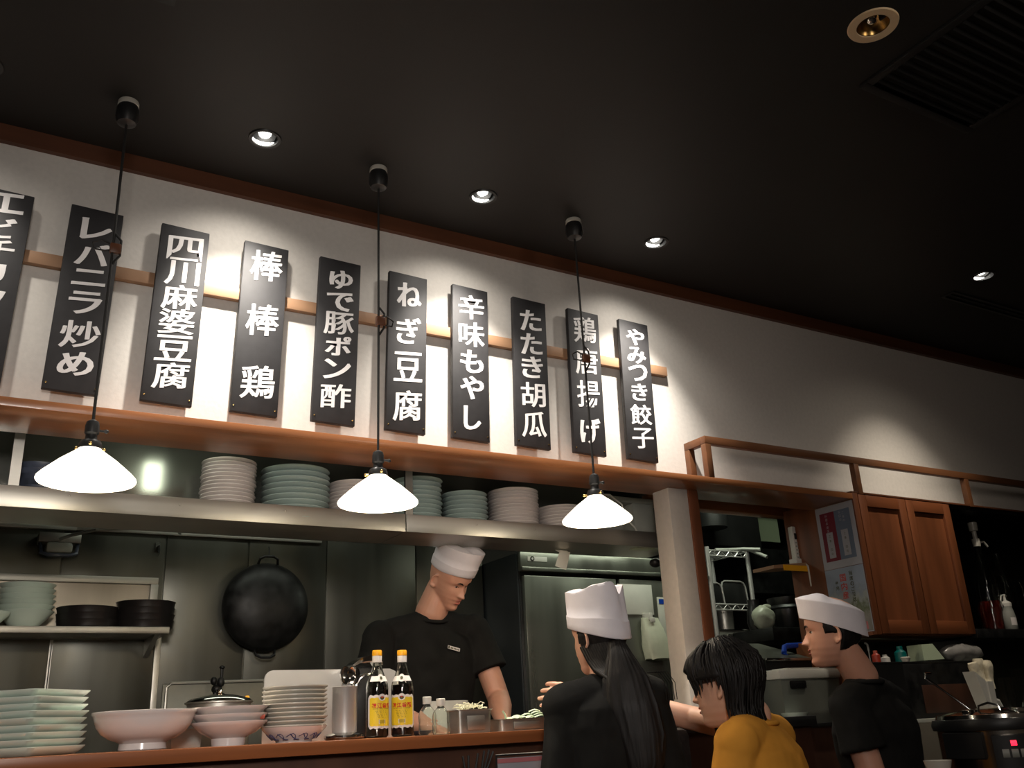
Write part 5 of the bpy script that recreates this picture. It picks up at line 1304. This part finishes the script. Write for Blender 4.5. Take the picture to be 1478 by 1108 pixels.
# raised pass counter (dark) behind the young cook
zr0 = at(1300, 958, 2.80).z
ps = tag(empty('raised_counter', (3.8, 2.9, 0)), 'dark raised counter block behind the young cook', 'counter')
child('front_panel', box(3.62, 4.12, 2.80, 2.82, 1.10, zr0, .002), iron, ps)
child('brown_panel', box(3.72, 4.10, 2.795, 2.80, 1.12, zr0-.09, .001), wood_panel, ps)
child('top', box(3.30, 4.12, 2.80, 2.98, zr0, zr0+.010, .002).box(3.30, 3.62, 2.80, 2.82, zr0-.14, zr0), dark_metal, ps)
child('worktop', box(3.62, 4.75, 2.62, 3.04, 1.085, 1.10, .002), grey_plastic, ps)
child('base', box(3.62, 4.75, 2.66, 3.02, 0, 1.085), mat('counter_front', (.10, .088, .07), .6, noise_scale=5, var=.15), ps)
zp = zr0+.010
def small_bottle(px, h, r, m, capm, lab, Y=2.86):
    q = at(px, 957, Y); r0 = tag(empty('small_bottle', (q.x, Y, zp)), lab, 'bottle')
    obj('body', MB().lathe([(0, 0), (r, 0), (r, h*.62), (r*.45, h*.8), (r*.4, h*.88)], n=20), m, r0)
    obj('cap', MB().lathe([(r*.5, h*.8), (r*.5, h), (0, h)], n=16), capm, r0)
small_bottle(1246, .045, .018, greywhite, white_plastic, 'small cream pot beside the neck of the young cook')
small_bottle(1266, .052, .018, mat('red_pot', (.35, .04, .02), .4), red_mark, 'small red topped bottle behind the young cook')
small_bottle(1279, .034, .020, white_plastic, white_plastic, 'small white lidded pot right of the red topped bottle')
small_bottle(1302, .070, .026, teal_plastic, teal_plastic, 'teal bottle on the raised dark counter')
q = at(1304, 957, 2.845); tag(obj('pale_pot', MB().lathe([(0, 0), (.014, 0), (.022, .018), (.018, .022), (0, .022)], n=20), greywhite, loc=(q.x, 2.83, zp)), 'small pale pot in front of the teal bottle', 'pot')
q = at(1290, 935, 2.9)
tag(obj('small_hook', MB().tube([(q.x, 3.04, q.z), (q.x+.004, 3.045, q.z+.03), (q.x-.012, 3.045, q.z+.036)], .005, 8).tube([(q.x, 3.04, zp), (q.x, 3.04, q.z)], .003), white_plastic), 'tiny pale hook standing left of the teal bottle', 'hook')
# pale wedge scoop
p = [at(*c_, 2.86) for c_ in ((1327, 930), (1343, 929), (1361, 951), (1331, 953))]
mb = MB().loft([[V((v.x, 2.85, max(v.z, zp))) for v in p], [V((v.x, 2.93, max(v.z, zp))) for v in p]])
tag(obj('plastic_scoop', mb, leaf, smooth=False), 'pale green wedge shaped plastic scoop on the raised counter', 'scoop')
# translucent bag
bgm = mat('bag_film', (.35, .34, .32), .25, trans=.35, noise_scale=20, var=.2, bump=.6)
q0 = at(1395, 950, 2.90)
bgr = tag(empty('plastic_bag', (q0.x, 2.93, zp)), 'crumpled translucent plastic bag and sheet behind the towel holder', 'bag')
mb = MB().ball((q0.x-.03, 2.90, zp+.042), .15, .05, .042, n=28)
mb.v = [tuple(V(v)+noise.noise_vector(V(v)*26)*.010) for v in mb.v]
child('bag', mb, bgm, bgr, ang=80)
a = at(1345, 925, 2.99); b = at(1424, 960, 2.99)
child('clear_panel', MB().loft([[V((x, y, z)) for x, z in ((a.x, zp-.02), (a.x+.03, at(1350, 925, 2.99).z), (b.x-.03, at(1415, 923, 2.99).z), (b.x, at(1424, 935, 2.99).z), (b.x+.02, 1.12))] for y in (3.025, 3.029)]), mat('smoky_acrylic', (.20, .20, .19), .25, trans=.5), bgr, smooth=False)
# towel holder
q = at(1441, 1030, 2.66)
th_ = tag(empty('towel_holder', (q.x, 2.70, 1.10)), 'white plastic holder with rolled white towels at the right', 'holder')
zt0 = at(1441, 983, 2.70).z-1.10
obj('tube', MB().loft([[V((x*(.034-.006*(1-t)), y*.03-.005, t*zt0)) for x, y in ((-1, -.6), (-.6, -1), (.6, -1), (1, -.6), (1, .6), (.6, 1), (-.6, 1), (-1, .6))] for t in (0, .35, .36, 1)]), white_plastic, th_, ang=30)
obj('funnel', MB().loft([[V((-.09, -.03, zt0+.045)), V((-.09, .03, zt0+.045)), V((-.03, .03, .01)), V((-.03, -.03, .01))], [V((-.02, -.03, zt0)), V((-.02, .03, zt0)), V((0, .03, 0)), V((0, -.03, 0))]]), white_plastic, th_, smooth=False)
obj('arm', MB().tube([(.02, 0, .065), (.06, -.01, .055), (.075, -.012, .02)], .012, 8), white_plastic, th_)
for k, (x, y, h_, rz) in enumerate(((-.018, 0, .115, -.25), (.008, .01, .13, .02), (.026, -.008, .12, .12))):
    mb = MB(); rings = []
    for j in range(9):
        t = j/8; rr2 = .024*(1+.12*math.sin(t*7+k))*(1 if t < .9 else .8)
        rings.append([V((rr2*math.cos(a)+.003*math.sin(3*a+j), rr2*math.sin(a)+.002*math.cos(4*a), t*h_)) for a in [2*PI*i/20 for i in range(20)]])
    rings.append([V((.010*math.cos(a), .010*math.sin(a), h_*.97)) for a in [2*PI*i/20 for i in range(20)]]); rings.append([V((.008*math.cos(a), .008*math.sin(a), h_*.85)) for a in [2*PI*i/20 for i in range(20)]])
    o = tag(obj('rolled_towel', mb.loft(rings), towel_m, loc=(q.x+x-.004, 2.70+y, 1.10+zt0-.03), ang=70), 'rolled white towel, %s of three in the white holder' % ['leftmost', 'middle', 'rightmost'][k], 'towel', 'rolled towels in the white holder')
    o.rotation_euler = (0, rz, 0)
# jar and glass at the right edge
for px, r_, h_, lab in ((1452, .075, .16, 'dark glass jar behind the towel holder'), (1474, .035, .20, 'tall clear glass at the right edge of the picture')):
    q = at(px, 1010, 2.88)
    tag(obj('glass_jar', MB().lathe([(0, 0), (r_, 0), (r_, h_), (r_-.003, h_), (r_-.004, .006), (0, .005)], n=28), bottle_glass, loc=(q.x+.02, 2.88, 1.101), ang=50), lab, 'jar')
# shelf left of cupboard: pots and bag
zsf = at(1125, 908, 3.7).z
ks_ = tag(empty('kitchen_shelf', (4.0, 3.8, zsf)), 'black kitchen shelf with dim pots left of the cupboard', 'shelf')
child('board', box(at(1095, 908, 3.7).x, 4.7, 3.60, 3.90, zsf-.065, zsf, .003), iron, ks_)
for x in (4.4, 4.65): child('support', box(x, x+.03, 3.85, 3.88, 0, zsf-.065), iron, ks_)
child('support', box(3.80, 3.83, 3.85, 3.88, 0, zsf-.065), iron, ks_)
q = at(1145, 905, 3.74)
sp = tag(empty('stock_pot', (q.x, 3.76, zsf)), 'large dim steel pot with lid on the kitchen shelf', 'pot')
obj('pot', MB().lathe([(0, 0), (.09, 0), (.105, .02), (.11, .11), (.115, .115), (.11, .118)], n=36), dark_metal, sp)
obj('lid', MB().lathe([(.115, .119), (.10, .135), (.105, .15), (.108, .175), (.02, .185), (0, .186)], n=36), dark_metal, sp)
q = at(1104, 905, 3.72)
mb = MB().ball((0, 0, .06), .07, .05, .065, n=24).ball((.03, 0, .115), .03, .02, .02, n=16)
mb.v = [tuple(V(v)+noise.noise_vector(V(v)*30)*.010) for v in mb.v]
mb.v = [(x, y, max(z, 0)) for x, y, z in mb.v]
tag(obj('tied_bag', mb, mat('thin_bag', (.38, .40, .31), .35, noise_scale=20, var=.15, bump=.5), loc=(q.x, 3.72, zsf), ang=80), 'pale tied plastic bag on the kitchen shelf left of the dim pot', 'bag')
q = at(1094, 880, 3.8)
tag(obj('steel_jug', MB().lathe([(0, 0), (.035, 0), (.045, .05), (.04, .11), (.028, .14), (.034, .17), (.030, .17)], n=28), dark_metal, loc=(q.x, 3.83, zsf)), 'dim steel jug on the kitchen shelf beside the rack post', 'jug')
# phone with tray
q = at(1143, 785, 3.25)
ph = tag(empty('intercom_handset', (q.x+.02, 3.27, q.z)), 'pale wall remote with keypad and cable on a wooden bracket', 'handset')
z0, z1 = at(1145, 805, 3.25).z, at(1140, 760, 3.25).z
ba = tag(empty('wooden_bracket', (q.x, 3.28, z0-.05)), 'small wooden shelf bracket with a yellow edge under the pale handset', 'bracket')
xa, xb = at(1107, 826, 3.25).x, at(1156, 830, 3.25).x; zb2 = at(1140, 816, 3.25).z
child('arm', MB().loft([[V((xa, y, zb2-.028)), V((xa, y, zb2-.012)), V((xb, y, zb2+.010)), V((xb, y, zb2-.010))] for y in (3.20, 3.34)]), light_wood, ba, smooth=False)
child('yellow_edge', box(xa+.06, xb, 3.195, 3.199, zb2-.035, zb2-.008), cap_yellow, ba)
child('handset', box(q.x, q.x+.040, 3.235, 3.265, zb2+.030, z1, .006), white_plastic, ph)
child('screen', box(q.x+.008, q.x+.030, 3.232, 3.2355, z1-.065, z1-.035), iron, ph)
for k in range(5):
    for j in range(2): child('key', box(q.x+.008+j*.014, q.x+.017+j*.014, 3.2325, 3.2355, z1-.085-k*.018, z1-.078-k*.018), grey_plastic, ph)
child('cradle', box(q.x-.012, q.x+.045, 3.225, 3.275, zb2+.008, zb2+.034, .004), white_plastic, ph)
child('cable', MB().tube([(q.x+.035, 3.225, zb2+.03), (q.x+.022, 3.19, zb2-.01), (q.x+.025, 3.19, zb2-.10), (q.x+.05, 3.2, zb2-.19), (q.x+.10, 3.22, zb2-.27)], .005, 8), greywhite, ph)
# grill box with blue handle, white container, bowl
zc2 = at(1165, 1044, 3.02).z
sc2 = tag(empty('far_counter', (3.5, 3.2, 0)), 'brown fronted counter carrying the white container and bowl', 'counter')
child('top', box(3.02, 3.60, 2.985, 3.55, zc2-.015, zc2, .002), dark_metal, sc2)
child('front', box(3.02, 3.60, 3.0, 3.02, 0, zc2-.015), wood_panel, sc2)
child('side', box(3.52, 3.60, 3.02, 3.30, zc2, 1.46), wood_v, sc2)
p = [at(*c_, 3.25) for c_ in ((1095, 935), (1116, 953), (1170, 953), (1170, 930))]
gx0, gx1 = at(1092, 935, 3.40).x, 3.50
zg0, zg1 = at(1116, 953, 3.20).z, at(1110, 928, 3.50).z
gr = tag(empty('grill_hood', ((gx0+gx1)/2, 3.35, zc2)), 'dark steel box with sloping lid and bright front edge', 'box')
child('lid', MB().loft([[V((x, 3.19, zg0)), V((x, 3.19, zg0+.008)), V((x, 3.52, zg1)), V((x, 3.52, zg1-.01))] for x in (3.20, gx1)]), steel_wall, gr, smooth=False)
child('front_edge', box(3.20, gx1, 3.182, 3.19, zg0-.002, zg0+.010, .001), chrome, gr)
child('body', box(3.21, gx1, 3.20, 3.52, zc2, zg0), iron, gr)
q = at(1126, 936, 3.3); q2 = at(1165, 930, 3.3)
tag(obj('blue_handle', MB().tube([(q.x-.01, 3.27, q.z-.022), (q.x+.01, 3.28, q.z+.006), (q.x+.04, 3.29, q.z+.012), (q2.x, 3.30, q2.z)], .013, 10).tube([(q.x-.01, 3.27, q.z-.022), (q.x+.008, 3.262, q.z-.038)], .006), blue_plastic), 'blue plastic brush handle resting on the sloping box lid', 'brush')
p0 = at(1124, 968, 3.05); p1 = at(1176, 1040, 3.05)
wb = tag(empty('white_container', ((p0.x+p1.x)/2, 3.11, zc2)), 'grey lidded container with a dark handle recess behind the bowl', 'container')
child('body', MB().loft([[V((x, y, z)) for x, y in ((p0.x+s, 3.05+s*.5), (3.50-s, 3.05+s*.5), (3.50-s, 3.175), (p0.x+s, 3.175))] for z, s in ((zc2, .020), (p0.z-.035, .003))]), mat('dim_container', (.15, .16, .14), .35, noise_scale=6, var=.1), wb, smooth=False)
child('lid', box(p0.x-.004, 3.505, 3.045, 3.178, p0.z-.035, p0.z+.006, .008), white_plastic, wb)
child('lid_label', box(p0.x+.06, 3.49, 3.055, 3.15, p0.z+.006, p0.z+.012, .002), paper, wb)
child('recess', box(p0.x+.055, p0.x+.150, 3.044, 3.050, p0.z-.075, p0.z-.042, .006), iron, wb)
q = at(1160, 1042, 2.99)
tag(obj('rice_bowl', MB().lathe([(0, 0), (.022, 0), (.024, .005), (.045, .022), (.056, .042), (.058, .047), (.055, .046), (.03, .015), (0, .010)], n=40), celadon_pale, loc=(q.x, 3.035-.0, zc2), ang=50), 'small white bowl at the edge of the brown fronted counter', 'bowl')

# soup warmer
wx, wy = 3.16, 2.10
q = at(1415, 1052, wy)
zw = q.z+.04; zt_ = .74
tb = tag(empty('side_table', (wx, wy, 0)), 'dark stand carrying the soup warmer', 'table')
obj('top', box(-.20, .20, -.20, .20, .71, .74, .004), dark_metal, tb)
for x in (-.18, .18):
    for y in (-.18, .18): obj('leg', box(x-.015, x+.015, y-.015, y+.015, 0, .71), dark_metal, tb)
sw = tag(empty('soup_warmer', (wx, wy, zt_)), 'round steel soup warmer with black rim, control panel and red digit', 'warmer')
hh = zw-zt_
R2 = .20
obj('body', MB().lathe([(0, 0), (R2-.01, 0), (R2, .015), (R2, hh-.025), (R2-.01, hh-.02), (0, hh-.02)], n=64), mat('warmer_steel', (.42, .38, .33), .22, 1, noise_scale=6, var=.1, stretch=(1, 1, .1)), sw)
obj('rim', MB().lathe([(R2-.01, hh-.045), (R2+.012, hh-.042), (R2+.016, hh-.025), (R2+.010, hh-.008), (R2-.02, hh-.004)], n=64), black_plastic, sw)
lid = obj('lid', MB().lathe([(R2-.002, hh-.006), (R2-.004, hh+.006), (R2-.03, hh+.014), (.05, hh+.026), (0, hh+.028)], n=64), chrome, sw)
for ang_, nm in ((math.radians(205), 'lid_handle'), (math.radians(265), 'lid_handle')):
    X = Matrix.Rotation(ang_, 4, 'Z') @ Matrix.Translation((.135, 0, hh+.012))
    obj(nm, MB().tube([X @ V(v) for v in ((0, -.035, 0), (0, -.03, .022), (0, 0, .030), (0, .03, .022), (0, .035, 0))], .004, 8), chrome, lid)
aw = math.atan2(-wy, -wx)
for da in (-.55, .45):
    X = Matrix.Rotation(aw+da, 4, 'Z') @ Matrix.Translation((R2-.045, 0, hh+.006))
    obj('latch', box(-.022, .022, -.016, .016, -.002, .018, .004, mx=X), chrome, lid)
def patch(r, a0, a1, z0, z1, m, name, off, parent, n=16):
    rings = [[V(((r+o_)*math.cos(a), (r+o_)*math.sin(a), z)) for o_, z in ((0, z0), (off, z0+.004), (off, z1-.004), (0, z1))] for a in [a0+(a1-a0)*i/n for i in range(n+1)]]
    return obj(name, MB().loft(rings), m, parent, ang=50)
pn = patch(R2, aw-.14, aw+.36, hh-.16, hh-.055, black_plastic, 'control_panel', .022, sw)
patch(R2+.022, aw+.10, aw+.18, hh-.090, hh-.074, led_red, 'red_digit', .002, pn)
for k in range(3): patch(R2+.022, aw-.03+.12*k, aw+.06+.12*k, hh-.125, hh-.100, grey_plastic, 'button', .003, pn)
patch(R2, aw-.95, aw-.28, hh-.13, hh-.045, black_plastic, 'side_grip', .020, sw)
X = Matrix.Rotation(aw+.42, 4, 'Z')
obj('lamp_dot', MB().ball(tuple(X @ V((R2+.012, 0, hh-.07))), .008, .008, .008, n=12), chrome, sw)
# ladle leaning
a = at(1336, 978, 2.35); b = at(1414, 1034, 2.22); a2 = at(1343, 972, 2.35)
tag(obj('hooked_ladle', MB().tube([(a2.x, 2.35, a2.z), (a.x+.003, 2.352, a2.z+.0), (a.x-.002, 2.35, a.z), (a.x+.03, 2.345, a.z-.02), tuple(b), (b.x+.02, 2.20, zt_+hh+.020)], .0042, 8), chrome), 'thin steel ladle handle with a hooked end leaning on the soup warmer', 'ladle')
# bowl rim at the bottom
q = at(1353, 1097, 1.75)
tag(obj('red_rimmed_bowl', MB().lathe([(0, 0), (.018, 0), (.030, .030), (.036, .050), (.034, .050), (.02, .015), (0, .010)], n=40), greywhite, loc=(q.x, 1.75, q.z-.05), ang=50), 'pale bowl edge at the bottom of the picture, left of the soup warmer', 'bowl')
fs = tag(empty('front_table', (q.x, 1.75, 0)), 'low dark stand under the pale bowl, left of the soup warmer', 'table')
child('top', box(q.x-.12, q.x+.12, 1.64, 1.86, q.z-.07, q.z-.05), wood_dark, fs)
child('leg', box(q.x-.02, q.x+.02, 1.73, 1.77, 0, q.z-.07), wood_dark, fs)
